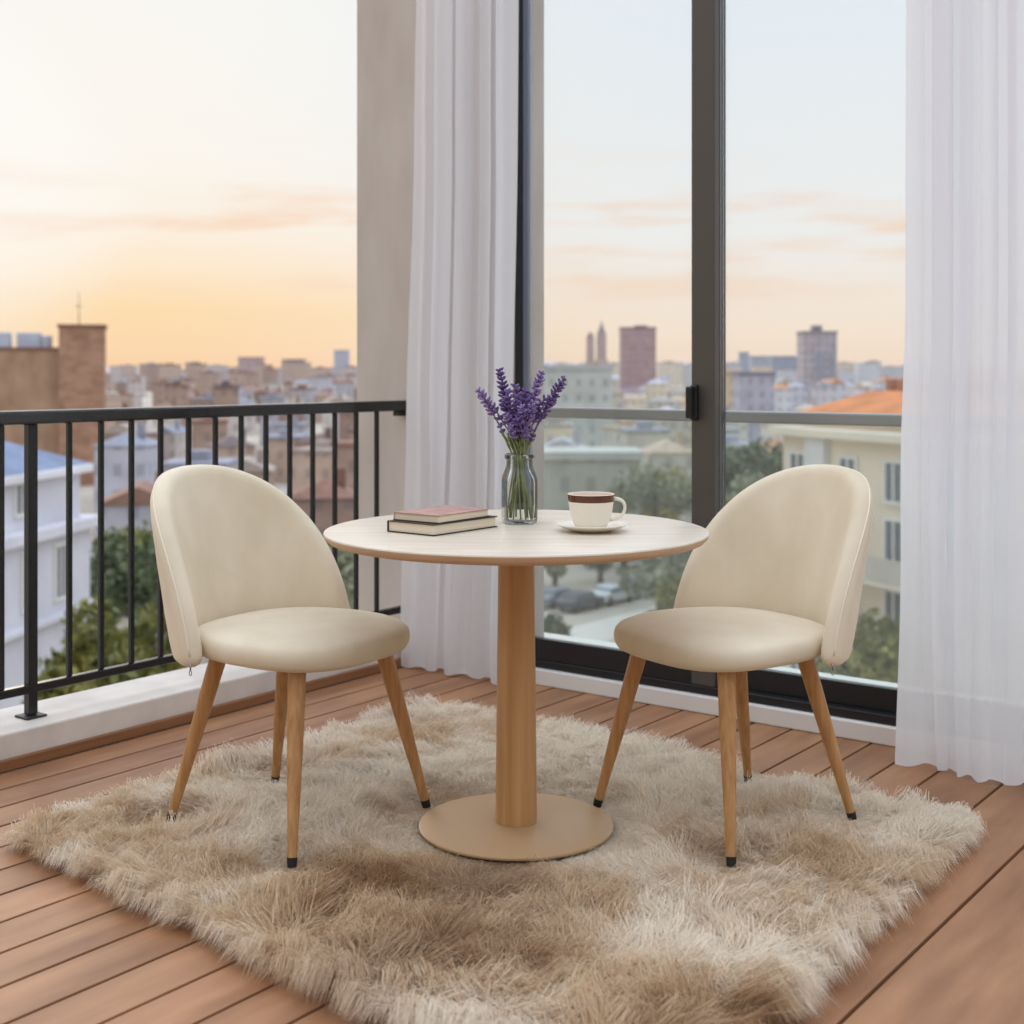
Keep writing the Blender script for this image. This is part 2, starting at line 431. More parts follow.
# ------------------------------------------------------------------ CHAIRS
def make_chair(label):
    root = thing('dining_chair', label, 'chair', group='cream velvet dining chairs')
    ZB, HT, HW, R, X0, LEAN = 0.442, 0.458, 0.380, 0.290, -0.252, 0.108
    # outline of the unrolled back shell
    out = []
    n1 = 110
    for i in range(n1 + 1):
        a = PI * i / n1
        c, s = math.cos(a), math.sin(a)
        e = 2.25
        out.append((HW * math.copysign(abs(c) ** (2 / e), c), ZB + 0.03 + (HT - 0.03) * abs(s) ** (2 / e)))
    # lower corners rounded, flat bottom
    rc = 0.028
    for i in range(1, 9):
        a = PI + (PI / 2) * i / 8
        out.append((-HW + rc + rc * math.cos(a) + 0.004 * i / 8, ZB + 0.03 + 0.03 * math.sin(a)))
    for i in range(1, 30):
        k = i / 30
        out.append((-HW + rc + (2 * HW - 2 * rc) * k, ZB))
    for i in range(0, 8):
        a = 1.5 * PI + (PI / 2) * i / 8
        out.append((HW - rc + rc * math.cos(a) - 0.004 * (1 - i / 8), ZB + 0.03 + 0.03 * math.sin(a)))
    cen = (0.0, ZB + 0.19)
    def place(a, z, h):
        th = a / R
        zz = (z - ZB) / HT
        x = X0 + R * (1 - math.cos(th)) - LEAN * zz
        y = R * math.sin(th)
        # slight flare of the upper shell
        return Vector((x - h * math.cos(th), y + h * math.sin(th), z - 0.10 * h))
    rhos = [0.0, 0.15, 0.3, 0.45, 0.6, 0.72, 0.82, 0.89, 0.94, 0.97, 0.988, 1.0]
    N = len(out)
    def half(rho):
        d = (1 - rho) * 0.30
        r = 0.026
        e = min(d / r, 1.0)
        return 0.026 * math.sqrt(max(0.0, 1 - (1 - e) ** 2)) + 0.006 * min(1, d / 0.14)
    vs = []; fs = []
    for side in (1, -1):                                   # 1 = outer face, -1 = inner face
        for rho in rhos[1:-1]:
            for (a, z) in out:
                vs.append(place(cen[0] + (a - cen[0]) * rho, cen[1] + (z - cen[1]) * rho, side * half(rho)))
    rim0 = len(vs)
    for (a, z) in out: vs.append(place(a, z, 0.0))
    c1 = len(vs); vs.append(place(cen[0], cen[1], half(0))); vs.append(place(cen[0], cen[1], -half(0)))
    K = len(rhos) - 2
    for si in range(2):
        b0 = si * K * N
        for i in range(N):
            j = (i + 1) % N
            fs.append((c1 + si, b0 + i, b0 + j))
            for k in range(K - 1):
                fs.append((b0 + k*N + i, b0 + k*N + j, b0 + (k+1)*N + j, b0 + (k+1)*N + i))
            fs.append((b0 + (K-1)*N + i, b0 + (K-1)*N + j, rim0 + j, rim0 + i))
    m = MB(); m.add(vs, fs, 0, True)
    back = m.build('backrest', M_velvet, root)
    pts = [place(a * 0.985, cen[1] + (z - cen[1]) * 0.985, 0.0155) for a, z in out[:n1 + 1]]
    MB().tube(pts, 0.0024, 6).build('piping', M_piping, back)
    # zip pull hanging from the lower corner of each wing
    for sgn in (1, -1):
        p = place(sgn * (HW - 0.012), ZB + 0.010, 0.014)
        q = MB()
        q.tube([p + Vector((0, 0, 0.004)), p + Vector((0, 0, -0.012))], 0.0022, 6)
        ring = [p + Vector((0.004 * math.cos(t), 0, -0.018 + 0.006 * math.sin(t))) for t in [2 * PI * i / 12 for i in range(12)]]
        q.tube(ring, 0.0012, 5, closed=True)
        q.build('zip_pull', M_steel, back)
    # seat cushion
    prof = []
    def plan(a):
        c, s = math.cos(a), math.sin(a)
        e = 2.9
        k = (abs(c) ** e + abs(s) ** e) ** (-1 / e)
        x = 0.246 * k * c; y = 0.256 * k * s
        y *= 1.0 - 0.10 * max(0, -x / 0.232)
        return x + 0.028, y
    NA = 96
    zt, zb = 0.516, 0.451
    layers = [(0.0, zb), (0.5, zb), (0.84, zb), (0.93, zb + 0.002), (0.968, zb + 0.008), (0.990, zb + 0.018), (1.0, zb + 0.031),
              (0.998, zb + 0.042), (0.985, zb + 0.053), (0.955, zb + 0.061), (0.90, zb + 0.067), (0.80, zb + 0.071), (0.55, zb + 0.076), (0.3, zb + 0.078), (0.0, zb + 0.079)]
    vs = []; fs = []
    for s, z in layers:
        for i in range(NA):
            x, y = plan(2 * PI * i / NA)
            vs.append(((x - 0.028) * s + 0.028, y * s, zb + (z - zb) * 0.94 - 0.010 * max(0, ((x - 0.028) * s) / 0.232) ** 2))
    for j in range(len(layers) - 1):
        for i in range(NA):
            k = (i + 1) % NA
            if layers[j][0] == 0.0: fs.append((j*NA, (j+1)*NA + i, (j+1)*NA + k)) if True else None
            elif layers[j+1][0] == 0.0: fs.append((j*NA + i, j*NA + k, (j+1)*NA))
            else: fs.append((j*NA+i, j*NA+k, (j+1)*NA+k, (j+1)*NA+i))
    # weld centre rings
    used = sorted({i for f_ in fs for i in f_}); remap = {o: n for n, o in enumerate(used)}
    m = MB(); m.add([vs[i] for i in used], [tuple(remap[i] for i in f_) for f_ in fs], 0, True)
    m.build('seat', M_velvet_seat, root)
    # legs
    for (fx, fy, tx, ty) in ((0.237, 0.253, 0.165, 0.158), (0.237, -0.253, 0.165, -0.158), (-0.237, 0.188, -0.130, 0.120), (-0.237, -0.188, -0.130, -0.120)):
        f_ = Vector((fx, fy, 0.022)); t_ = Vector((tx, ty, 0.449))
        f2 = f_ + (t_ - f_) * 0.035
        pts = [f2 + (t_ - f2) * k for k in (0, 0.15, 0.4, 0.7, 1.0)]
        lg = MB().tube(pts, [0.0112, 0.0130, 0.0168, 0.0202, 0.0220], 18).build('leg', M_oak, root, autosmooth=50)
        MB().tube([f_ - Vector((0, 0, 0.002)), f2 + (t_ - f2) * 0.006], [0.0108, 0.0122], 16).build('foot_cap', M_rubber, lg, autosmooth=50)
    return root
A1, A2 = math.atan2(-0.555, 0.832), math.atan2(-0.555, -0.832)
ch = make_chair('cream velvet dining chair on wooden legs in front of the black railing')
ch.location = (-0.5595, 3.404, 0); ch.rotation_euler = (0, 0, A1)
dup(ch, (0.559, 3.410, 0), A2, 'cream velvet dining chair on wooden legs in front of the sliding glass door')

# ------------------------------------------------------------------ TABLE
TZ = 0.760
TX, TY = 0.0105, 3.325
tb = thing('pedestal_table', 'round pale wood pedestal table on the shaggy rug between both chairs', 'table', (TX, TY, 0))
m = MB()
m.lathe([(0.0, TZ - 0.027), (0.30, TZ - 0.027), (0.445, TZ - 0.026), (0.462, TZ - 0.022), (0.472, TZ - 0.012), (0.4745, TZ - 0.004)], 128, 1, close_bottom=False, close_top=False)
m.lathe([(0.4745, TZ - 0.004), (0.473, TZ - 0.001), (0.470, TZ), (0.25, TZ), (0.0, TZ)], 128, 0, close_bottom=False, close_top=False)
m.build('tabletop', [M_top, M_edge], tb, autosmooth=40)
m = MB(); m.lathe([(0.0515, 0.0375), (0.0515, 0.05), (0.0505, 0.15), (0.048, 0.40), (0.0455, 0.60), (0.0445, TZ - 0.0272)], 48)
m.build('column', M_column, tb, autosmooth=40)
m = MB(); m.lathe([(0.0, 0.024), (0.240, 0.024), (0.2415, 0.0265), (0.241, 0.030), (0.238, 0.0320), (0.06, 0.037), (0.0, 0.0372)], 128, 0, close_bottom=False, close_top=False)
m.build('base', M_base, tb, autosmooth=40)

# ------------------------------------------------------------------ BOOKS
def book(name, label, corners_px, z0, th, cov, m_cov, m_pages, spine_m, cov2=None):
    """corner order: left, near, right (pixels at the bottom of the book)"""
    L_, Nn, Rr = [on_level(px, py, z0) for px, py in corners_px]
    ex = (Rr - Nn); ey = (L_ - Nn)
    w = ex.length
    ang = math.atan2(ex.y, ex.x)
    pn = Vector((-math.sin(ang), math.cos(ang), 0)); k = (corners_px[0][0] - 512.0) / F
    d = (Nn.x - k * Nn.y) / (k * pn.y - pn.x)
    # local x from near corner to right corner, local y toward the left corner
    root = thing(name, label, 'book', (Nn.x, Nn.y, z0 + 0.0004), ang, group='books stacked on the table')
    m = MB()
    m.box((0, 0, 0), (w, d, cov), 0, 0.0008)
    m.build('cover_board', m_cov, root)
    m = MB(); m.box((0, 0, th - cov), (w, d, th), 0, 0.0008)
    m.build('cover_board', m_cov if cov2 is None else cov2, root)
    m = MB(); m.box((0, d - cov, cov + 0.0001), (w, d, th - cov - 0.0001), 0, 0.0006)
    m.build('spine', spine_m, root)
    m = MB(); m.box((0.004, 0.004, cov + 0.0001), (w - 0.004, d - cov - 0.0002, th - cov - 0.0001))
    m.build('pages', m_pages, root)
    return root
book('hardcover_book', 'black-edged book with cream pages, under the rose book', [(387, 528.5), (434, 536.5), (497.5, 527)], TZ, 0.0275, 0.0026, M_blackcover, M_pages, M_blackcover)
M_rosepanel = M_pink
book('hardcover_book', 'smaller book with dusty rose cover, on top of the stack', [(393, 517.0), (439, 524.0), (490, 516.5)], TZ + 0.0279, 0.0195, 0.0020, M_brown_cover, M_pages, M_pages, M_pink)

# ------------------------------------------------------------------ JAR WITH LAVENDER
JL = on_level(519.5, 523, TZ)
jar = thing('glass_jar', 'clear glass bottle jar holding the lavender stems on the table', 'jar', (JL.x, JL.y, TZ + 0.0004), math.radians(12))
sq = lambda z: 3.6 if z < 0.11 else max(2.0, 3.6 - (z - 0.11) / 0.03 * 1.6)
m = MB()
outer = [(0.001, 0.0), (0.036, 0.0), (0.0415, 0.003), (0.0435, 0.010), (0.0440, 0.05), (0.0440, 0.108), (0.0425, 0.122), (0.038, 0.136), (0.0345, 0.147), (0.0335, 0.158), (0.0335, 0.166), (0.036, 0.170), (0.0365, 0.176), (0.035, 0.179)]
inner = [(0.0325, 0.178), (0.031, 0.166), (0.031, 0.150), (0.0355, 0.136), (0.040, 0.121), (0.0413, 0.108), (0.0413, 0.05), (0.0405, 0.014), (0.037, 0.008), (0.001, 0.008)]
m.lathe(outer + inner, 72, 0, sq)
m.build('bottle', M_jar, jar)
m = MB(); m.lathe([(0.0345, 0.164), (0.0385, 0.166), (0.0390, 0.171), (0.0385, 0.176), (0.0345, 0.178)], 48, 0, None, False, False)
m.build('lip', M_jar, jar)

def lavender(tip_px, foot, label, n_whorl, pal=0, group=None, spike=0.10):
    """one stem from the jar floor through the neck up to a flower spike"""
    rr = random.Random(hash((round(tip_px[0]), round(tip_px[1]))) & 0xffff)
    dY = foot[2]
    tip = at(tip_px[0], JL.y + dY, py=tip_px[1])
    base = Vector((JL.x + foot[0], JL.y + foot[1], TZ + 0.012))
    d = (tip - Vector((JL.x, JL.y, TZ + 0.16)))
    nk = Vector((JL.x, JL.y, TZ + 0.165)) + Vector((d.x, d.y, 0)) * 0.07 + Vector((rr.uniform(-.012, .012), rr.uniform(-.012, .012), 0))
    lim = 0.024
    off = Vector((nk.x - JL.x, nk.y - JL.y, 0))
    if off.length > lim: off *= lim / off.length
    nk = Vector((JL.x + off.x, JL.y + off.y, TZ + 0.165))
    def bez(t):
        if t < 0.42:
            k = t / 0.42; return base.lerp(nk, k)
        k = (t - 0.42) / 0.58
        c = nk + (nk - base).normalized() * 0.5 * (tip - nk).length * 0.8
        return nk * (1-k)**2 + c * 2*k*(1-k) + tip * k*k
    root = thing('lavender_stem', label, 'flower', base, 0, group)
    pts = [bez(i / 20) - base for i in range(21)]
    st = MB().tube(pts, [0.0025] * 13 + [0.0017] * 8, 6)
    # narrow leaves above the neck
    for k in range(5):
        t = rr.uniform(0.44, 0.62)
        p = bez(t) - base; a = rr.uniform(0, 6.28)
        dr = Vector((math.cos(a) * 0.5, math.sin(a) * 0.5, 1)).normalized()
        st.tube([p, p + dr * 0.02, p + dr * 0.042 + Vector((math.cos(a), math.sin(a), 0)) * 0.004], [0.0008, 0.0020, 0.0004], 5)
    st.build('stem', M_stem, root)
    tot = 0.0
    ts = []
    t = 1.0
    L = (tip - nk).length
    step = 0.0105 / L * 0.58
    fl = MB()
    fl.tube([bez(1.0 - i * step * (n_whorl + .6) / 8) - base for i in range(9)], 0.0022, 6)
    for k in range(n_whorl):
        t = 1.0 - k * step * (1.0 if k < n_whorl - 2 else 1.35)
        if t < 0.5: break
        p = bez(t) - base
        ax = (bez(min(1, t)) - bez(t - 0.02)).normalized()
        e1 = ax.cross(Vector((0, 1, 0.1))).normalized(); e2 = ax.cross(e1)
        rad = 0.0080 + 0.0060 * math.sin(min(1, (k + 0.6) / n_whorl * 1.15) * PI)
        nb = 7 if k else 4
        for j in range(nb):
            a = 2 * PI * j / nb + k * 0.6 + rr.uniform(-.3, .3)
            dr = (e1 * math.cos(a) + e2 * math.sin(a)) * rr.uniform(0.75, 1.0) + ax * rr.uniform(0.45, 0.9)
            dr.normalize()
            ln = rad * rr.uniform(0.95, 1.45)
            q = p + ax * rr.uniform(-.002, .002)
            fl.tube([q, q + dr * ln * 0.45, q + dr * ln * 0.9, q + dr * ln * 1.12], [0.0012, 0.0036, 0.0030, 0.0006], 5)
    fl.build('flower_spike', M_flower if pal == 0 else M_flower2, root)
    return root
g_ = 'lavender stems in the middle of the jar'
g_l = 'mid-height lavender stem in the thick of the bunch in the jar'
lavender((479, 391), (0.034, -0.012, -0.02), 'lavender stem leaning furthest left out of the glass jar', 9, 1)
lavender((500, 371), (0.022, 0.015, 0.01), 'tallest upright lavender stem, left of the bunch centre', 12)
lavender((541, 374), (-0.022, 0.010, 0.03), 'tall upright lavender stem in front of the dark door jamb, right of bunch centre', 11, 1)
lavender((563, 380), (-0.035, -0.010, -0.02), 'lavender stem leaning furthest right out of the glass jar', 13)
for i, (px, py, dy) in enumerate([(508, 394, -0.03), (517, 398, 0.02), (526, 392, -0.02), (531, 396, 0.03), (521, 408, -0.04), (510, 408, 0.035), (503, 402, -0.01), (534, 404, -0.03), (544, 400, 0.01)]):
    lavender((px, py), (0.035 * math.cos(i * 2.4), 0.033 * math.sin(i * 2.4), dy), g_l, 6 + (i % 3), 1 if i % 3 == 1 else 0, g_)
# shorter sprigs low at the left and right
for i, (px, py, dy) in enumerate([(494, 408, -0.02), (515, 388, 0.03), (528, 412, -0.035), (539, 414, 0.02), (518, 420, -0.045), (507, 416, -0.03)]):
    lavender((px, py), (0.034 * math.cos(i * 2.1 + 1), 0.032 * math.sin(i * 2.1 + 1), dy), g_l, 4 + (i % 2), 1 if i % 2 else 0, g_)
lavender((511, 428), (0.03, 0.02, -0.04), 'short lavender sprig low at the front of the bunch', 3, 1)

# ------------------------------------------------------------------ CUP AND SAUCER
SL = on_level(591.8, 531, TZ)
sc_ = MB()
sc_.lathe([(0.0, 0.0), (0.045, 0.0), (0.050, 0.002), (0.075, 0.010), (0.089, 0.0165), (0.0905, 0.0185), (0.088, 0.0190), (0.072, 0.0135), (0.050, 0.0075), (0.0, 0.0065)], 72, 0, None, False, False)
s_ = sc_.build('saucer', M_ceramic, None, (SL.x, SL.y, TZ + 0.0004))
tag(s_, 'white ceramic saucer under the coffee cup on the table', 'saucer')
CX, CY = SL.x - 0.002, SL.y
cup = thing('coffee_cup', 'white ceramic cup of milky coffee with brown glazed band, on the saucer', 'cup', (CX, CY, TZ + 0.0078), math.radians(8))
m = MB()
zr = 0.085
m.lathe([(0.0, 0.0), (0.036, 0.0), (0.040, 0.002), (0.047, 0.016), (0.0545, 0.042), (0.0588, 0.0668)], 72, 0, None, False, False)
m.lathe([(0.0607, 0.0845), (0.0605, 0.0853), (0.0600, 0.0857), (0.0594, 0.0850), (0.0585, 0.078), (0.0555, 0.060), (0.045, 0.020), (0.0, 0.006)], 72, 0, None, False, False)
m.build('bowl', M_ceramic, cup)
m = MB(); m.lathe([(0.0588, 0.0668), (0.05965, 0.0710), (0.0607, 0.0845)], 72, 0, None, False, False)
m.build('glazed_band', M_glaze, cup)
m = MB(); m.lathe([(0.0, 0.0832), (0.0590, 0.0832)], 72, 0, None, False, False); m.build('coffee', M_coffee, cup)
pts = []
for i in range(25):
    k = i / 24
    z_ = 0.019 + 0.054 * k
    r_ = 0.0475 + (z_ - 0.019) * 0.225
    pts.append((r_ - 0.0015 + 0.037 * math.sin(PI * k) ** 0.62, 0, z_ + 0.004 * math.sin(2 * PI * k) * -1))
m = MB(); m.tube(pts, [0.0050 - 0.0010 * math.sin(PI * i / 24) for i in range(25)], 10); m.build('handle', M_ceramic, cup)
cup.scale = (0.95, 0.95, 0.98)

# ------------------------------------------------------------------ RUG
def vnoise(x, y, seed):
    """smooth value noise on numpy arrays"""
    r = np.random.default_rng(seed); G_ = r.random((64, 64))
    xi = np.floor(x).astype(int); yi = np.floor(y).astype(int)
    fx = x - xi; fy = y - yi
    fx = fx * fx * (3 - 2 * fx); fy = fy * fy * (3 - 2 * fy)
    g = lambda a, b: G_[a % 64, b % 64]
    return (g(xi, yi) * (1 - fx) + g(xi + 1, yi) * fx) * (1 - fy) + (g(xi, yi + 1) * (1 - fx) + g(xi + 1, yi + 1) * fx) * fy
Q = np.array([(-1.225, 3.285), (-0.255, 4.50), (1.155, 3.36), (0.185, 2.02)])   # left, far, right, near
RC = Q.mean(0)
def quad(a, b):
    a = a[:, None]; b = b[:, None]
    return (Q[0] * (1-a) * (1-b) + Q[1] * a * (1-b) + Q[2] * a * b + Q[3] * (1-a) * b)   # a: front-left -> back, b: left -> right
m = MB()
nq = 24
vs = []; fs = []
for z in (0.001, 0.010):
    for j in range(nq + 1):
        for i in range(nq + 1):
            k = 0.985
            p = quad(np.array([0.5 + (i / nq - 0.5) * k]), np.array([0.5 + (j / nq - 0.5) * k]))[0]
            vs.append((p[0] - RC[0], p[1] - RC[1], z))
n = nq + 1
for z in range(2):
    for j in range(nq):
        for i in range(nq):
            o = z * n * n
            fs.append((o + j*n+i, o + j*n+i+1, o + (j+1)*n+i+1, o + (j+1)*n+i))
for i in range(nq):
    for (a, b_) in ((i, i+1), (nq*n + i, nq*n + i + 1), (i*n, (i+1)*n), (i*n + nq, (i+1)*n + nq)):
        fs.append((a, b_, n*n + b_, n*n + a))
m.add(vs, fs)
rug = m.build('shaggy_rug', mottled('rug_backing', (176, 152, 122), (200, 180, 152), (9, 9, 9), 0.95), None, (RC[0], RC[1], 0))
tag(rug, 'large shaggy cream and tan fur rug lying on the wooden deck', 'rug')

def fur_mat():
    m, nt, b = new_mat('sheepskin_fur')
    at_ = nt.nodes.new('ShaderNodeAttribute'); at_.attribute_name = 'tint'
    nt.links.new(at_.outputs['Color'], b.inputs['Base Color'])
    b.inputs['Roughness'].default_value = 0.75; b.inputs['Specular IOR Level'].default_value = 0.15
    tl = nt.nodes.new('ShaderNodeBsdfTranslucent'); nt.links.new(at_.outputs['Color'], tl.inputs['Color'])
    mx = nt.nodes.new('ShaderNodeMixShader'); mx.inputs['Fac'].default_value = 0.45
    nt.links.new(b.outputs[0], mx.inputs[1]); nt.links.new(tl.outputs[0], mx.inputs[2])
    nt.links.new(mx.outputs[0], nt.nodes['Material Output'].inputs['Surface'])
    return m
NC, PER = 9000, 56
def make_fur():
    ca = rng.random(NC); cb = rng.random(NC)
    cidx = np.repeat(np.arange(NC), PER)
    n = NC * PER
    spread = 0.013
    sa = np.clip(ca[cidx] + rng.normal(0, spread, n), 0, 1); sb = np.clip(cb[cidx] + rng.normal(0, spread, n), 0, 1)
    root = quad(sa, sb)
    cpos = quad(ca, cb)
    # flow direction of every clump
    fl = vnoise(cpos[:, 0] * 2.6 + 9, cpos[:, 1] * 2.6 + 4, 5) * 2 * PI * 1.6 + (vnoise(cpos[:, 0] * 8 + 3, cpos[:, 1] * 8, 6) - .5) * 5.0 + rng.normal(0, 0.55, NC)
    dirc = np.stack([np.cos(fl), np.sin(fl)], 1)
    # outward lean near the border
    ed = np.stack([ca, 1 - ca, cb, 1 - cb], 1)
    e = ed.min(1)
    outw = cpos - RC; outw /= np.linalg.norm(outw, axis=1)[:, None]
    # exact edge normals
    na = (Q[1] - Q[0] + Q[2] - Q[3]); na /= np.linalg.norm(na)
    nb = (Q[3] - Q[0] + Q[2] - Q[1]); nb /= np.linalg.norm(nb)
    nrm = np.stack([-na, na, -nb, nb], 0)[ed.argmin(1)]
    w = np.clip(1 - e / 0.06, 0, 1)[:, None]
    dirc = dirc * (1 - 0.85 * w) + nrm * 0.85 * w
    dirc /= np.linalg.norm(dirc, axis=1)[:, None] + 1e-6
    clen = (0.052 + 0.026 * rng.random(NC)) * (0.8 + 0.45 * vnoise(cpos[:, 0] * 5, cpos[:, 1] * 5, 8))
    # longer wool towards the near corner
    near = np.clip((3.3 - cpos[:, 1]) / 1.2, 0, 1)
    clen *= 0.85 + 0.55 * near
    lift = 0.22 + 0.62 * rng.random(NC) ** 1.3
    d = dirc[cidx]; ln = clen[cidx] * (0.75 + 0.5 * rng.random(n)); lf = lift[cidx] * (0.8 + 0.4 * rng.random(n))
    # pile is pressed flat below the table base and the chair feet
    def press(px, py, r0, r1):
        dd = np.hypot(root[:, 0] - px, root[:, 1] - py)
        return np.clip((dd - r0) / (r1 - r0), 0, 1)
    pr = press(TX, TY - 0.03, 0.255, 0.40)
    for cx, cy, an in ((-0.5595, 3.404, A1), (0.559, 3.410, A2)):
        for fx, fy in ((0.237, 0.253), (0.237, -0.253), (-0.237, 0.188), (-0.237, -0.188)):
            pr = np.minimum(pr, press(cx + fx * math.cos(an) - fy * math.sin(an), cy + fx * math.sin(an) + fy * math.cos(an) - 0.02, 0.05, 0.13))
    lf *= 0.12 + 0.88 * pr
    ln *= 0.45 + 0.55 * pr
    hmax = 0.010 + ln * lf * 0.95
    tipc = cpos[cidx] + d * (ln * 0.95)[:, None]
    tip = root + d * (ln * 0.8)[:, None]
    tip = tip * 0.45 + tipc * 0.55 + rng.normal(0, 0.007, (n, 2))
    curl = rng.normal(0, 0.006, (n, 2))
    # keep strands off the table base disc
    dd = np.hypot(tip[:, 0] - TX, tip[:, 1] - TY); inr = np.hypot(root[:, 0] - TX, root[:, 1] - TY)
    bad = (dd < 0.246) & (inr >= 0.22)
    sc = np.where(bad, 0.25, 1.0)[:, None]
    tip = root + (tip - root) * sc
    keep = inr > 0.225
    z0 = np.full(n, 0.009)
    over = np.minimum.reduce([sa, 1 - sa, sb, 1 - sb]) < 0.02
    z_mid = z0 + hmax * 0.75; z_tip = z0 + hmax * 0.72 * rng.uniform(0.5, 1.1, n)
    z_tip = np.where(over, np.maximum(0.004, z_tip * 0.5), z_tip)
    ctrl = [np.concatenate([root, z0[:, None]], 1),
            np.concatenate([root + (tip - root) * 0.30 + curl * .5, (z0 + hmax * 0.62)[:, None]], 1),
            np.concatenate([root + (tip - root) * 0.66 + curl, (z0 + hmax)[:, None] * 0.5 + z_mid[:, None] * 0.5], 1),
            np.concatenate([tip, z_tip[:, None]], 1)]
    side = np.stack([-d[:, 1], d[:, 0]], 1) + rng.normal(0, 0.5, (n, 2)); side /= np.linalg.norm(side, axis=1)[:, None]
    side3 = np.concatenate([side, rng.normal(0, 0.35, (n, 1))], 1)
    wd = rng.uniform(0.0004, 0.0009, n)[:, None]
    V_ = np.empty((n, 7, 3))
    for k, f_ in enumerate((0.7, 1.0, 0.8)):
        V_[:, 2*k] = ctrl[k] - side3 * wd * f_; V_[:, 2*k+1] = ctrl[k] + side3 * wd * f_
    V_[:, 6] = ctrl[3]
    V_ = V_[keep]; nn = V_.shape[0]
    rootk = root[keep]; ck = cidx[keep]
    V_[:, :, 0] -= RC[0]; V_[:, :, 1] -= RC[1]
    base = (np.arange(nn) * 7)[:, None]
    quads = np.concatenate([base + np.array([[0, 1, 3, 2]]), base + np.array([[2, 3, 5, 4]])], 1).reshape(-1, 4)
    tris = base + np.array([[4, 5, 6]])
    # dye: ivory, tan and brown patches of the pelt
    ivory = np.array(lin((247, 237, 220))[:3]); tan = np.array(lin((224, 198, 164))[:3]); brown = np.array(lin((166, 128, 92))[:3]); grey = np.array(lin((226, 216, 203))[:3])
    x, y = rootk[:, 0], rootk[:, 1]
    nb_ = 0.55 * vnoise(x * 4 + 7, y * 4 + 2, 12) + 0.3 * vnoise(x * 11, y * 11 + 5, 13) + 0.15 * vnoise(x * 26, y * 26, 14)
    front = np.clip((3.55 - y) / 1.1, 0, 1)
    spots = np.zeros(nn)
    for (sx, sy, sr, am) in ((-0.30, 2.85, 0.26, 0.75), (0.10, 2.78, 0.22, 0.45), (0.42, 2.85, 0.22, 0.35), (-0.15, 2.55, 0.16, 0.6), (0.62, 3.02, 0.2, 0.3), (0.35, 2.2, .2, .25), (-0.05, 3.0, 0.3, 0.3), (0.30, 2.55, 0.13, -0.2), (-0.62, 2.95, 0.2, -0.1), (0.25, 2.3, .3, .3)):
        spots += am * np.exp(-((x - sx) ** 2 + (y - sy) ** 2) / (2 * (sr * 0.6) ** 2))
    v = (nb_ - 0.5) * 1.3 + front * 0.27 + spots * 0.9 + (vnoise(x * 7 + 3, y * 7 + 1, 31) - .5) * 0.5 + (rng.random(nn) - .5) * 0.30 + (rng.random(NC)[ck] - .5) * 0.25
    k1 = np.clip((v - 0.05) / 0.45, 0, 1)[:, None]; k2 = np.clip((v - 0.55) / 0.5, 0, 1)[:, None]
    col = ivory * (1 - k1) + tan * k1; col = col * (1 - k2) + brown * k2
    gk = (np.clip((vnoise(x * 3 + 1, y * 3 + 8, 15) - 0.5) * 2.2, 0, 0.7) * np.clip(0.2 - x, 0, 1))[:, None]
    col = col * (1 - gk) + grey * gk
    col *= rng.uniform(0.9, 1.07, nn)[:, None]
    me = bpy.data.meshes.new('fur_pile')
    me.vertices.add(nn * 7); me.vertices.foreach_set('co', V_.reshape(-1).astype(np.float32))
    nl = quads.size + tris.size
    me.loops.add(nl)
    me.loops.foreach_set('vertex_index', np.concatenate([quads.reshape(-1), tris.reshape(-1)]).astype(np.int32))
    np_ = len(quads) + len(tris)
    me.polygons.add(np_)
    starts = np.concatenate([np.arange(len(quads)) * 4, quads.size + np.arange(len(tris)) * 3])
    me.polygons.foreach_set('loop_start', starts.astype(np.int32))
    me.polygons.foreach_set('use_smooth', np.ones(np_, dtype=bool))
    me.update(calc_edges=True)
    ca_ = me.attributes.new('tint', 'FLOAT_COLOR', 'POINT')
    cc = np.ones((nn, 7, 4), dtype=np.float32); cc[:, :, :3] = col[:, None, :]
    ca_.data.foreach_set('color', cc.reshape(-1))
    me.materials.append(fur_mat())
    o = bpy.data.objects.new('fur_pile', me); C.objects.link(o); o.parent = rug
    o['kind'] = 'stuff'
make_fur()

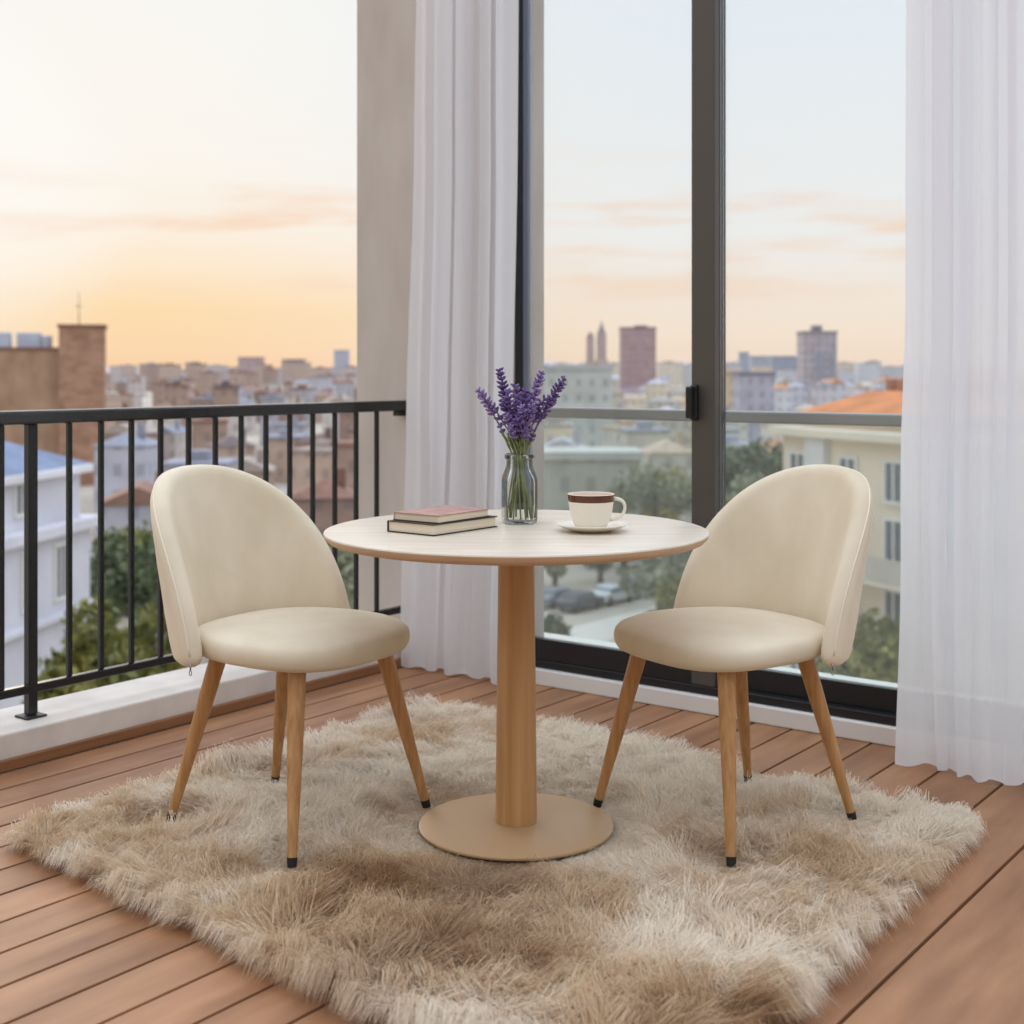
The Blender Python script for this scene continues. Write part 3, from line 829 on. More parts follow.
# ------------------------------------------------------------------ CITY
GZ = -18.0
def tint_mat(name, windows=False, rough=0.85, var=0.12, scale=0.35):
    m, nt, b = new_mat(name)
    N, L = nt.nodes, nt.links
    oi = N.new('ShaderNodeObjectInfo'); tc = N.new('ShaderNodeTexCoord')
    nz = N.new('ShaderNodeTexNoise'); nz.inputs['Scale'].default_value = scale; nz.inputs['Detail'].default_value = 4
    L.new(tc.outputs['Object'], nz.inputs['Vector'])
    mr = N.new('ShaderNodeMapRange'); mr.inputs['From Min'].default_value = 0.3; mr.inputs['From Max'].default_value = 0.7
    mr.inputs['To Min'].default_value = 1 - var; mr.inputs['To Max'].default_value = 1 + var
    L.new(nz.outputs['Fac'], mr.inputs['Value'])
    hs = N.new('ShaderNodeHueSaturation'); L.new(oi.outputs['Color'], hs.inputs['Color']); L.new(mr.outputs[0], hs.inputs['Value'])
    last = hs.outputs['Color']
    if windows:                       # rows of small dark panes on the walls
        sp = N.new('ShaderNodeSeparateXYZ'); L.new(tc.outputs['Object'], sp.inputs[0])
        ad = N.new('ShaderNodeMath'); ad.operation = 'ADD'; L.new(sp.outputs['X'], ad.inputs[0]); L.new(sp.outputs['Y'], ad.inputs[1])
        def cell(src, period, lo, hi):
            d = N.new('ShaderNodeMath'); d.operation = 'DIVIDE'; d.inputs[1].default_value = period; L.new(src, d.inputs[0])
            fr = N.new('ShaderNodeMath'); fr.operation = 'FRACT'; L.new(d.outputs[0], fr.inputs[0])
            g = N.new('ShaderNodeMath'); g.operation = 'GREATER_THAN'; g.inputs[1].default_value = lo; L.new(fr.outputs[0], g.inputs[0])
            l = N.new('ShaderNodeMath'); l.operation = 'LESS_THAN'; l.inputs[1].default_value = hi; L.new(fr.outputs[0], l.inputs[0])
            mu = N.new('ShaderNodeMath'); mu.operation = 'MULTIPLY'; L.new(g.outputs[0], mu.inputs[0]); L.new(l.outputs[0], mu.inputs[1])
            return mu.outputs[0]
        a = cell(ad.outputs[0], 2.6, 0.32, 0.68); c = cell(sp.outputs['Z'], 3.0, 0.32, 0.80)
        mu = N.new('ShaderNodeMath'); mu.operation = 'MULTIPLY'; L.new(a, mu.inputs[0]); L.new(c, mu.inputs[1])
        m2 = N.new('ShaderNodeMath'); m2.operation = 'MULTIPLY'; m2.inputs[1].default_value = 0.38; L.new(mu.outputs[0], m2.inputs[0])
        mx = N.new('ShaderNodeMix'); mx.data_type = 'RGBA'; mx.inputs[7].default_value = lin((104, 104, 112))
        L.new(m2.outputs[0], mx.inputs['Factor']); L.new(last, mx.inputs[6]); last = mx.outputs[2]
    L.new(last, b.inputs['Base Color']); b.inputs['Roughness'].default_value = rough; b.inputs['Specular IOR Level'].default_value = 0.2
    return m
M_wallw = tint_mat('town_wall_with_windows', True); M_wall = tint_mat('town_render'); M_roof = tint_mat('town_roof', False, 0.85, 0.18, 0.8)
M_pane_far = plain('dark_window_pane', (96, 104, 116), 0.3)
M_winframe = plain('pale_window_surround', (226, 224, 220), 0.7)
M_ironw = plain('balcony_iron_grey', (150, 150, 152), 0.6)
def paint(o, c): o.color = lin(c); return o

# ground of the town
mb = MB(); mb.add([(-2600, -40, 0), (2600, -40, 0), (2600, 3600, 0), (-2600, 3600, 0)], [(0, 1, 2, 3)])
struct(mb.build('ground', mottled('town_ground', (150, 142, 128), (196, 186, 172), (0.03, 0.03, 0.03), 0.95, 6), None, (0, 0, GZ)))
def strip(name, pts, w, col, z=0.05):
    vs = []; fs = []
    for i, p in enumerate(pts):
        d = (Vector(pts[min(i + 1, len(pts) - 1)]) - Vector(pts[max(i - 1, 0)])).normalized(); n = Vector((-d.y, d.x))
        vs += [(p[0] + n.x * w / 2, p[1] + n.y * w / 2, z), (p[0] - n.x * w / 2, p[1] - n.y * w / 2, z)]
    for i in range(len(pts) - 1): fs.append((2*i, 2*i+1, 2*i+3, 2*i+2))
    m = MB(); m.add(vs, fs); return struct(m.build(name, plain(name + '_surface', col, 0.9), None, (0, 0, GZ)))
strip('street', [(-16, 78), (4, 95), (16, 110), (40, 134)], 5.0, (206, 202, 194))
strip('street', [(-64, 60), (-46, 100), (-40, 170), (-30, 240)], 8.0, (168, 164, 162))
# low hills closing the horizon, distance haze put into their slope colour
def ridge(name, x0, x1, Y, h, col, seed):
    r = random.Random(seed); n = 60; vs = []; fs = []
    ph = [r.uniform(0, 6.3) for _ in range(5)]
    for i in range(n + 1):
        x = x0 + (x1 - x0) * i / n
        hh = h * (0.75 + 0.14 * math.sin(i * .23 + ph[0]) + 0.09 * math.sin(i * .61 + ph[1]) + 0.05 * math.sin(i * 1.7 + ph[2]))
        vs += [(x, Y - 240, GZ), (x, Y - 60, GZ + hh * .8), (x, Y, GZ + hh), (x, Y + 300, GZ)]
    for i in range(n):
        for k in range(3): fs.append((4*i+k, 4*i+4+k, 4*i+5+k, 4*i+1+k))
    m = MB(); m.add(vs, fs, 0, True); return struct(m.build(name, mottled(name + '_slopes', col, tuple(min(255, c + 14) for c in col), (.01, .01, .03), 0.95)))
ridge('hills', -2200, -80, 3000, 34, (186, 166, 164), 1)
ridge('hills', -80, 2200, 3000, 40, (176, 172, 176), 2)

occupied = []
def block(name, label, cat, w, d, h, X, Y, rz, wallc, roofc, roof='flat', windows=True, group=None, base=GZ, ph=None):
    """box building: walls (top-level mesh) and its roof"""
    m = MB(); m.box((-w/2, -d/2, 0), (w/2, d/2, h))
    o = m.build(name, M_wallw if windows else M_wall, None, (X, Y, base), rz)
    paint(o, wallc); tag(o, label, cat, group)
    m = MB(); e = 0.25
    if roof == 'flat':
        m.box((-w/2 - e, -d/2 - e, h + 0.01), (w/2 + e, d/2 + e, h + 0.5))
        m.box((-w/6, -d/6, h + 0.45), (w/6, d/5, h + 1.5))
    else:
        rh = ph or min(w, d) * 0.24
        k = 0.0 if roof == 'gable' else min(w, d) * 0.42
        vs = [(-w/2 - e, -d/2 - e, h), (w/2 + e, -d/2 - e, h), (w/2 + e, d/2 + e, h), (-w/2 - e, d/2 + e, h)]
        if w >= d: vs += [(-w/2 - e + k, 0, h + rh), (w/2 + e - k, 0, h + rh)]; fs = [(0,1,5,4), (2,3,4,5), (0,4,3), (1,2,5), (3,2,1,0)]
        else: vs += [(0, -d/2 - e + k, h + rh), (0, d/2 + e - k, h + rh)]; fs = [(1,2,5,4), (3,0,4,5), (0,1,4), (2,3,5), (3,2,1,0)]
        m.add([(x, y, z + 0.01) for x, y, z in vs], fs)
        m.box((w*0.2, -d*0.1, h + rh*0.3), (w*0.2 + 0.8, -d*0.1 + 0.8, h + rh + 1.0))
    r = m.build('roof', M_roof, o); paint(r, roofc)
    occupied.append((X, Y, 0.5 * math.hypot(w, d)))
    return o
def put(o, name, lo, hi, m, col=None, bev=0.0):
    q = MB(); q.box(lo, hi, 0, bev); p = q.build(name, m, o)
    if col: paint(p, col)
    return p
def win(o, x, y, z, w, h, nrm, frame=True):
    """window on a wall: surround as a part, its pane as a sub-part; nrm 'y-' or 'x+'"""
    t = 0.12
    fw = 0.14
    bars = [(-w/2 - fw, -fw, w/2 + fw, 0), (-w/2 - fw, h, w/2 + fw, h + fw), (-w/2 - fw, 0, -w/2, h), (w/2, 0, w/2 + fw, h), (-0.05, 0, 0.05, h)]
    q = MB()
    for a0, z0, a1, z1 in bars:
        if nrm == 'y-': q.box((x + a0, y - t, z + z0), (x + a1, y + 0.02, z + z1))
        else: q.box((x - 0.02, y + a0, z + z0), (x + t, y + a1, z + z1))
    f_ = q.build('window', M_winframe, o)
    q = MB()
    if nrm == 'y-': q.box((x - w/2, y - 0.05, z), (x + w/2, y + 0.01, z + h))
    else: q.box((x - 0.01, y - w/2, z), (x + 0.05, y + w/2, z + h))
    q.build('pane', M_pane_far, f_)
    return f_

# brown brick block on the left horizon
Yb = 220.0
bb = thing('brick_building', 'tall brown brick block with stair tower and roof tanks, at the left edge', 'building', (at(20, Yb).x, Yb, GZ), 0.27)
zt_, zw_ = at(0, Yb, py=327).z - GZ, at(0, Yb, py=350).z - GZ
tx0, tx1 = at(57, Yb).x - bb.location.x, at(101, Yb).x - bb.location.x
brickm = mottled('brown_brick', (152, 116, 96), (180, 142, 118), (.5, .5, .9), 0.9, 6)
put(bb, 'stair_tower', (tx0, -1.0, 0), (tx1, 9, zt_), brickm)
put(bb, 'tower_roof', (tx0 - .25, -1.25, zt_ + .01), (tx1 + .25, 9.2, zt_ + .5), M_wall, (140, 104, 90))
put(bb, 'wing', (tx0 - 26, 0.2, 0), (tx0 - .02, 14, zw_), mottled('brown_render', (158, 128, 104), (182, 150, 124), (.35, .35, .2), 0.9, 5))
put(bb, 'parapet', (tx0 - 26.2, 0.0, zw_ + .01), (tx0 - .02, 14.2, zw_ + .45), M_wall, (134, 100, 84))
for a_, b_ in ((-12, 9), (15, 38), (39, 48)):
    xa, xb = at(a_, Yb).x - bb.location.x, at(b_, Yb).x - bb.location.x
    ht = at(0, Yb, py=332 if b_ < 40 else 335).z - GZ
    put(bb, 'water_tank', (xa, 3, zw_ + .46), (xb, 7, ht), M_wall, (196, 204, 220), 0.1)
mz = MB(); mz.tube([((tx0 + tx1) / 2 - 0.6, 3, zt_ + .5), ((tx0 + tx1) / 2 - 0.6, 3, zt_ + 6.0)], [0.10, 0.05], 6)
mz.box(((tx0 + tx1) / 2 - 1.2, 2.95, zt_ + 3.6), ((tx0 + tx1) / 2, 3.05, zt_ + 3.7))
mz.build('antenna', M_wall, bb).color = lin((120, 100, 96))
occupied.append((bb.location.x, Yb + 6, 20)); occupied.append((bb.location.x - 16, Yb + 6, 14))

# white house lower left: long side faces right, one corner at the far end
far_c = at(80, 66.0); near_c = at(-16, 57.0)
ax = math.atan2(far_c.y - near_c.y, far_c.x - near_c.x)
ex_ = Vector((math.cos(ax), math.sin(ax))); L_ = 15.0
# local x = outward normal (to the right), local y along the facade toward the far corner
rzw = ax - PI / 2
wh = thing('white_house', 'white stuccoed house with blue slate hipped roof, behind the railing at lower left', 'house', (far_c.x, far_c.y, GZ), rzw)
ze = at(88, 66.0, py=464).z - GZ
zl1 = at(96, 66.0, py=521).z - GZ; zl2 = at(60, 63.0, py=612).z - GZ
wm = M_wall
wcol = (206, 206, 214)
put(wh, 'lower_wall', (-12, -L_, 0), (0.35, 0.35, zl1 - .3), wm, wcol)
put(wh, 'upper_wall', (-12, -L_, zl1 + .26), (0, 0, ze - .4), wm, wcol)
put(wh, 'string_course', (-12.2, -L_ - .3, zl1 - .29), (0.85, 0.85, zl1 + .25), wm, (214, 214, 222), .05)
put(wh, 'cornice', (-12.3, -L_ - .4, ze - .39), (0.5, 0.5, ze), wm, (226, 226, 232), .06)
put(wh, 'plinth_course', (-12.2, -L_ - .3, zl2 - .3), (0.75, 0.75, zl2), wm, (208, 208, 216), .05)
q = MB(); h0 = ze + .01
q.add([(-12.2, -L_ - .3, h0), (.4, -L_ - .3, h0), (.4, .4, h0), (-12.2, .4, h0), (-5.9, -L_ + 5.5, h0 + 2.6), (-5.9, -5.8, h0 + 2.6)], [(1,2,5,4), (3,0,4,5), (0,1,4), (2,3,5), (3,2,1,0)])
rf = q.build('roof', M_roof, wh); paint(rf, (128, 140, 166))
put(wh, 'chimney', (-3.4, -8.2, h0 + .6), (-2.4, -6.0, h0 + 2.7), wm, (140, 138, 146))
put(wh, 'chimney', (-6.4, -3.0, h0 + 1.0), (-5.4, -1.6, h0 + 3.2), wm, (206, 206, 214))
for k in range(4):
    y_ = -1.9 - 3.1 * k
    win(wh, 0.35, y_ - 1.0, zl2 + 0.7, 0.9, 2.4, 'x+')
    if k != 0: win(wh, 0.0, y_ - 1.0, zl1 + 1.0, 0.9, 1.3, 'x+')
    win(wh, 0.35, y_ - 1.0, 1.2, 0.9, 2.2, 'x+')
occupied.append((wh.location.x - 6, wh.location.y - 7, 13))

# cream apartment block with terracotta roofs, behind the right glass pane
pc = at(783, 60.0); pd = at(905, 52.5)
aa = math.atan2(pd.y - pc.y, pd.x - pc.x)
ap = thing('apartment_block', 'cream apartment block with orange terracotta roof and balconies, behind the right pane', 'building', (pc.x, pc.y, GZ), aa)
zr0 = at(783, 60.0, py=428).z - GZ
W_ = 16.0
acol = (230, 216, 196)
put(ap, 'facade', (0, 0, 0), (W_, 11, zr0 - .3), M_wall, acol)
put(ap, 'side_bay', (2.1, -0.35, 0), (3.4, -0.01, zr0 - .31), M_wall, (214, 214, 214))
put(ap, 'cornice', (-.3, -.6, zr0 - .29), (W_ + .3, 11.3, zr0 + .1), M_wall, (232, 222, 204), .05)
put(ap, 'attic_wall', (.5, .6, zr0 + .11), (W_ - .5, 10.5, zr0 + .62), M_wall, (222, 206, 180))
q = MB(); h0 = zr0 + .63
q.add([(.2, .3, h0), (W_ - .2, .3, h0), (W_ - .2, 10.8, h0), (.2, 10.8, h0), (2.0, 3.2, h0 + 1.05), (W_ - 2.2, 3.2, h0 + 1.05), (W_ - 2.2, 8.2, h0 + 1.05), (2.0, 8.2, h0 + 1.05)],
      [(0,1,5,4), (1,2,6,5), (2,3,7,6), (3,0,4,7), (4,5,6,7), (3,2,1,0)])
paint(q.build('terracotta_roof', M_roof, ap), (200, 132, 86))
put(ap, 'penthouse', (4.6, 3.4, h0 + 1.06), (W_ - 2.3, 8.2, h0 + 1.4), M_wall, (196, 150, 118))
q = MB(); h1 = h0 + 1.41
q.add([(4.3, 3.1, h1), (W_ - 1.7, 3.1, h1), (W_ - 1.7, 8.5, h1), (4.3, 8.5, h1), (5.2, 5.8, h1 + .55), (W_ - 3, 5.8, h1 + .55)], [(0,1,5,4), (2,3,4,5), (0,4,3), (1,2,5), (3,2,1,0)])
paint(q.build('upper_roof', M_roof, ap), (190, 112, 68))
for x_ in (2.1, 2.9, 3.6): put(ap, 'chimney', (x_, 4.0, h0 + 1.06), (x_ + .28, 4.5, h0 + 1.45 + .12 * (x_ > 2)), M_wall, (170, 128, 104))
rows = [zr0 - 2.6, zr0 - 5.3, zr0 - 8.1, zr0 - 10.9, zr0 - 13.7]
for ri, z_ in enumerate(rows):
    for k in range(5):
        x_ = 1.2 + 2.9 * k + (0.6 if k > 0 else 0)
        win(ap, x_, 0.0, z_, 0.95, 1.5 if ri not in (1, 2) else 1.9, 'y-')
for bi, z_ in enumerate((rows[1] - .35, rows[2] - .35)):
    sl = put(ap, 'balcony', (4.4, -1.3, z_ - .18), (W_ - .4, -.13, z_), M_wall, (220, 212, 200), .03)
    put(sl, 'balcony_front', (4.4, -1.3, z_ + .01), (W_ - .4, -1.22, z_ + .95), M_wall, (214, 210, 206) if bi else (196, 190, 180))
occupied.append((pc.x + 6, 60, 13))

# towers and other marked buildings further off; far ones carry haze in their colour
def tower(label, pxa, pxb, pytop, Y, wallc, roofc, d=None, name='tower_block', topbox=None, top_h=0.0):
    xa, xb = at(pxa, Y).x, at(pxb, Y).x
    w = xb - xa; h = at(0, Y, py=pytop).z - GZ
    d = d or w
    o = thing(name, label, 'building', ((xa + xb) / 2, Y + d / 2, GZ), 0)
    occupied.append(((xa + xb) / 2, Y + d / 2, 0.70 * max(w, d)))
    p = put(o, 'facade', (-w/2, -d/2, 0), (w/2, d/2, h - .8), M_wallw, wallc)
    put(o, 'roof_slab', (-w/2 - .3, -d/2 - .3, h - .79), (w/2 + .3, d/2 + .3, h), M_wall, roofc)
    if topbox:
        a_, b_ = topbox
        put(o, 'plant_room', (at(a_, Y).x - o.location.x, -d/4, h + .01), (at(b_, Y).x - o.location.x, d/4, h + top_h), M_wall, roofc)
    return o, w, h, d
o, w, h, d = tower('mauve tower block rising behind the left pane, right of the twin spires', 622, 656, 327, 600, (176, 150, 154), (150, 128, 136), topbox=(636, 648), top_h=0.9)
put(o, 'podium', (-w/2 - .4, -d/2 - .6, 0), (w/2 + .4, -d/2 - .01, at(0, 600, py=388).z - GZ), M_wall, (190, 178, 196))
o, w, h, d = tower('grey tower block with small roof box, behind the right pane', 804, 837, 331, 500, (180, 172, 180), (140, 134, 142), topbox=(816, 824), top_h=2.2)
for a_, b_ in ((816, 825), (829, 835)):
    put(o, 'glazed_strip', (at(a_, 500).x - o.location.x, -d/2 - .25, 4), (at(b_, 500).x - o.location.x, -d/2 - .01, h - 8), M_wall, (156, 160, 176))
tower('lilac office block with dark flat roof, at left in the right pane', 740, 774, 372, 300, (178, 176, 192), (122, 126, 144), 10, 'office_block')
tower('pale yellow block beside the lilac office block, at left edge of the right pane', 715, 739, 371, 320, (222, 200, 166), (190, 170, 150), 10, 'office_block')
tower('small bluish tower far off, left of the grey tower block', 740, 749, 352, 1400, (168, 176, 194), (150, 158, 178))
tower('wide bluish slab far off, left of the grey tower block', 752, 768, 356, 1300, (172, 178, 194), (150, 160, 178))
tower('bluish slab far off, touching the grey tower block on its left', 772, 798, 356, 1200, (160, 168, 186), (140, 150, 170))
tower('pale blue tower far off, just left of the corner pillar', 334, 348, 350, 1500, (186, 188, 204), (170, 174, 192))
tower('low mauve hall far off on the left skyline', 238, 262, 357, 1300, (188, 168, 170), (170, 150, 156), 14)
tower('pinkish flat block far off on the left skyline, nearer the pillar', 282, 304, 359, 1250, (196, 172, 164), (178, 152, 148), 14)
tower('long pale grey-green block at the left end of the left pane', 540, 612, 366, 260, (192, 198, 194), (176, 182, 184), 14, 'long_block')
tower('grey-green apartment slab below the handrail in the left pane', 530, 640, 452, 134, (182, 182, 170), (196, 196, 190), 9, 'long_block')
# twin church spires
for i, (pa, pb, py) in enumerate(((586.5, 594, 337), (597, 606, 333))):
    Y = 800; xa, xb = at(pa, Y).x, at(pb, Y).x; w = xb - xa; h = at(0, Y, py=py).z - GZ
    o = thing('church_tower', ['left one of two thin church towers on the left pane skyline', 'right one of two thin church towers, with a needle spire, on the left pane skyline'][i], 'tower', ((xa + xb)/2, Y, GZ))
    put(o, 'shaft', (-w/2, -w/2, 0), (w/2, w/2, h), M_wall, (184, 166, 164))
    q = MB(); q.lathe([(w * .48, h + .01), (w * .30, h + 1.5), (w * .34, h + 2.0), (0.12, h + (7.5 if i else 3.2))], 8); paint(q.build('spire', M_wall, o), (170, 156, 160))
    q = MB(); q.box((-w/2 - .8, -w/2 - .8, 0), (w/2 + .8, w/2 + .8, h * 0.62)); paint(q.build('base_storey', M_wall, o), (190, 174, 172))
    occupied.append(((xa + xb)/2, Y, w))

# the mass of ordinary houses
zones = [
    ('left of the pillar', 108, 372, [(140, 108, 96), (150, 118, 104), (128, 108, 102), (158, 130, 116), (122, 110, 108), (152, 154, 166), (172, 160, 152)],
        [(190, 168, 152), (172, 148, 134), (204, 196, 192), (160, 136, 124), (190, 190, 200)]),
    ('behind the left pane', 535, 700, [(190, 190, 196), (176, 172, 166), (196, 176, 156), (160, 164, 174)],
        [(214, 212, 206), (200, 196, 184), (226, 214, 194), (206, 210, 216)]),
    ('behind the right pane', 715, 930, [(176, 178, 190), (196, 150, 120), (168, 166, 176), (204, 190, 170)],
        [(222, 216, 208), (206, 204, 210), (226, 206, 182), (210, 212, 220)]),
]
zones.append(('behind the corner pillar', 376, 530, zones[0][3], zones[0][4]))
def tone(c):
    r, g, b_ = c
    if min(c) > 196: return 'white'
    if r - b_ > 34: return 'tan' if r > 190 else 'brown'
    if b_ >= r: return 'bluish'
    return 'grey'
rc = random.Random(21)
for px, py in ((112, 548), (128, 562), (140, 556), (556, 606), (580, 610), (612, 603), (640, 596), (664, 588)):
    p = on_level(px, py, GZ); occupied.append((p.x, p.y, 2.4))
rings = [112, 134, 160, 190, 226, 270, 325, 395, 480, 590, 730, 920, 1180, 1560, 2100]
ringname = lambda Y: 'near the gardens' if Y < 150 else 'in the middle distance' if Y < 420 else 'far off' if Y < 1000 else 'on the skyline'
count = 0
for Y in rings:
    for zn, pa, pb, roofs, walls in zones:
        if Y < 150 and zn != 'left of the pillar': continue
        if Y < 180 and zn.startswith('behind the corner'): continue
        px = pa + rc.uniform(-8, 4)
        while px < pb:
            wpx = rc.uniform(12, 26) * (1.0 if Y > 250 else 1.5) * (1.5 if zn.startswith('behind the corner') else 1.0)
            w = wpx / F * Y
            w = max(6.0, min(w, 46.0)); wpx = w / Y * F
            d = min(max(7, w * rc.uniform(.5, .8)), 18)
            if Y < 300: h = rc.uniform(6, 10.5)
            elif Y < 900: h = rc.uniform(8, 15)
            else: h = 17.5 + Y * rc.uniform(-0.004, 0.0075)
            X = at(px + wpx / 2, Y).x; Yc = Y + rc.uniform(-.04, .04) * Y + d / 2
            px += wpx * rc.uniform(1.02, 1.25)
            if any((X - ox) ** 2 + (Yc - oy) ** 2 < (orad + 0.64 * max(w, d)) ** 2 for ox, oy, orad in occupied): continue
            if Y < 150 and rc.random() < 0.35: continue
            wc = rc.choice(walls); rcx = rc.choice(roofs)
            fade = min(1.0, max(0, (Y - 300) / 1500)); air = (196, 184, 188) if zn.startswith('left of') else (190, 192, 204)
            wc = tuple(wc[i] + (air[i] - wc[i]) * fade * .6 for i in range(3)); rcx = tuple(rcx[i] + (air[i] - rcx[i]) * fade * .6 for i in range(3))  # distance haze mixed into wall and roof colours
            kind = 'flat' if (Y > 800 or rc.random() < .4) else rc.choice(['gable', 'hip'])
            shape = 'flat-roofed' if kind == 'flat' else 'pitched-roof'
            lab = f'{tone(wc)} {shape} house with {tone(rcx)} roof {ringname(Y)}, {zn}'
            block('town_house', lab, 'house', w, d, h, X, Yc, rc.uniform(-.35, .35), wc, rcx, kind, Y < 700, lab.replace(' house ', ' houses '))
            count += 1
print('houses', count)

# ------------------------------------------------------------------ TREES AND CARS
def leaf_mat(name, c1, c2):
    m = mottled(name, c1, c2, (0.9, 0.9, 0.9), 0.7, 3, 0, 0.35, 0.65)
    return m
M_leaf = [leaf_mat('olive_leaves', (92, 98, 46), (150, 146, 76)), leaf_mat('dark_green_leaves', (74, 88, 64), (112, 124, 86)), leaf_mat('autumn_leaves', (126, 120, 60), (170, 156, 92)), leaf_mat('grey_green_leaves', (120, 126, 100), (164, 166, 136))]
M_bark = plain('bark', (96, 80, 66), 0.9)
crowns = {}
def crown_mesh(kind, leaf, n, rad, rz_, seed):
    r = np.random.default_rng(seed)
    k = 9
    cc = r.normal(0, 0.42, (k, 3)) * np.array([rad, rad, rz_]); cr = r.uniform(0.35, 0.62, k) * rad
    which = r.integers(0, k, n)
    d = r.normal(0, 1, (n, 3)); d /= np.linalg.norm(d, axis=1)[:, None]
    p = cc[which] + d * (cr[which] * r.uniform(0.55, 1.05, n))[:, None]
    a = r.normal(0, 1, (n, 3)); a /= np.linalg.norm(a, axis=1)[:, None]
    b_ = np.cross(a, r.normal(0, 1, (n, 3))); b_ /= np.linalg.norm(b_, axis=1)[:, None]
    s = (leaf * r.uniform(.6, 1.3, n))[:, None]
    vv = np.stack([p - a * s, p + b_ * s * .55, p + a * s, p - b_ * s * .55], 1).reshape(-1, 3)
    me = bpy.data.meshes.new('crown')
    me.vertices.add(4 * n); me.vertices.foreach_set('co', vv.reshape(-1).astype(np.float32))
    me.loops.add(4 * n); me.loops.foreach_set('vertex_index', np.arange(4 * n, dtype=np.int32))
    me.polygons.add(n); me.polygons.foreach_set('loop_start', (np.arange(n) * 4).astype(np.int32))
    me.update(calc_edges=True); me.materials.append(M_leaf[kind]); return me
def tree(label, px, pytop, Y, kind, rad, group=None, hbase=None, n=2600, rzf=1.0):
    Y0 = Y
    for dy in (0, 5, -5, 10, -10, 15, -15, 20, 25, 30, 36, 42, 48, 55, 62, 70):
        Y = Y0 + dy
        if Y < 38: continue
        X = at(px, Y).x
        if not any((X - ox) ** 2 + (Y - oy) ** 2 < (1.0 * (orad + rad)) ** 2 for ox, oy, orad in occupied): break
    occupied.append((X, Y, rad))
    zt_ = at(px, Y, py=pytop).z
    if zt_ - GZ < rad * 2.4: zt_ = GZ + rad * 2.4
    base = GZ
    root = thing('leafy_tree', label, 'tree', (X, Y, base), rc.uniform(0, 6), group)
    key = (kind, round(rad, 1))
    if key not in crowns: crowns[key] = crown_mesh(kind, 0.16 + 0.02 * rad if Y < 70 else 0.30, n, rad, rad * 1.0, len(crowns) + 40)
    cz = zt_ - base - rad * 1.12
    cr = bpy.data.objects.new('crown', crowns[key]); C.objects.link(cr); cr.parent = root; cr.location = (0, 0, cz); cr['kind'] = 'stuff'
    q = MB(); q.tube([(0, 0, 0), (0.1, 0, cz * .5), (0, 0.1, cz), (0.2, 0, cz + rad * .5)], [0.3, 0.24, 0.18, 0.08], 8); q.build('trunk', M_bark, root)
    return root
tree('big olive green tree just past the railing, right of the railing post', 92, 588, 46, 0, 2.3)
tree('bushy olive tree beyond the railing, hidden partly by the left chair back', 150, 598, 50, 0, 2.3)
tree('grey-green shrubby tree at the white house wall, under the railing', 48, 640, 46, 3, 1.5)
tree('yellowish tree low past the railing, left of the bushy olive tree', 120, 622, 43, 2, 1.3)
for i, (px, py, Y, k, r_) in enumerate([(110, 530, 92, 1, 3.2), (128, 520, 104, 0, 3.4), (146, 526, 96, 1, 2.8), (168, 540, 88, 0, 3.2), (230, 540, 95, 1, 3.2), (300, 545, 92, 0, 3.0), (330, 512, 105, 1, 3.4), (348, 540, 90, 3, 3.0), (346, 590, 70, 0, 2.6), (358, 480, 130, 3, 3.5)]):
    tree(f'{["olive", "dark green", "yellow", "grey-green"][k]} garden tree down between the railing bars', px, py, Y, k, r_, 'garden trees seen between the railing bars', n=1500)
for i, (px, py, Y, k, r_) in enumerate([(555, 548, 108, 3, 2.2), (600, 545, 116, 3, 2.2), (624, 540, 114, 0, 2.2), (640, 470, 128, 2, 3.2), (655, 462, 134, 3, 3.2), (668, 470, 124, 2, 3.0), (682, 500, 112, 0, 3.2), (660, 540, 108, 3, 3.0), (684, 560, 98, 0, 2.6), (556, 628, 84, 1, 1.5), (672, 618, 88, 0, 1.5)]):
    tree(f'{["olive", "dark green", "yellow autumn", "grey-green"][k]} tree by the street, behind the left pane', px, py, Y, k, r_, 'street trees behind the left pane', n=1500)
for i, (px, py, Y, k, r_) in enumerate([(728, 452, 120, 3, 2.6), (742, 440, 128, 1, 3.4), (756, 446, 122, 1, 3.2), (770, 438, 128, 1, 3.2), (781, 442, 120, 1, 3.0), (735, 505, 96, 3, 2.6), (752, 490, 100, 0, 2.4), (768, 500, 96, 3, 2.4)]):
    tree(f'{["olive", "dark green", "yellow", "grey-green"][k]} tree left of the apartment block, behind the right pane', px, py, Y, k, r_, 'trees left of the apartment block')
tree('olive shrub against the foot of the apartment block', 876, 618, 44, 0, 1.6)
tree('second olive shrub in front of the apartment block, by the curtain edge', 900, 622, 42, 3, 1.6)

def car(label, X, Y, rz, col, group=None):
    root = thing('parked_car', label, 'car', (X, Y, GZ + .06), rz, group)
    pr = [(-2.1, .35), (-2.05, .85), (-1.5, .95), (-0.95, 1.42), (0.5, 1.45), (1.15, .98), (2.0, .85), (2.12, .5), (2.1, .32)]
    q = MB(); vs = [(x, -.85, z) for x, z in pr] + [(x, .85, z) for x, z in pr]; n = len(pr)
    q.add(vs, [tuple(range(n)), tuple(reversed(range(n, 2*n)))] + [(i, (i+1) % n, n + (i+1) % n, n + i) for i in range(n)])
    q.build('body', plain('car_paint', col, 0.3), root)
    q = MB(); q.box((-1.25, -.87, .98), (0.85, .87, 1.32)); q.build('side_windows', M_pane_far, root)
    for sx in (-1.3, 1.3):
        for sy in (-.8, .8):
            q = MB(); q.tube([(sx, sy - .1, .33), (sx, sy + .1, .33)], .33, 14); q.build('wheel', M_rubber, root)
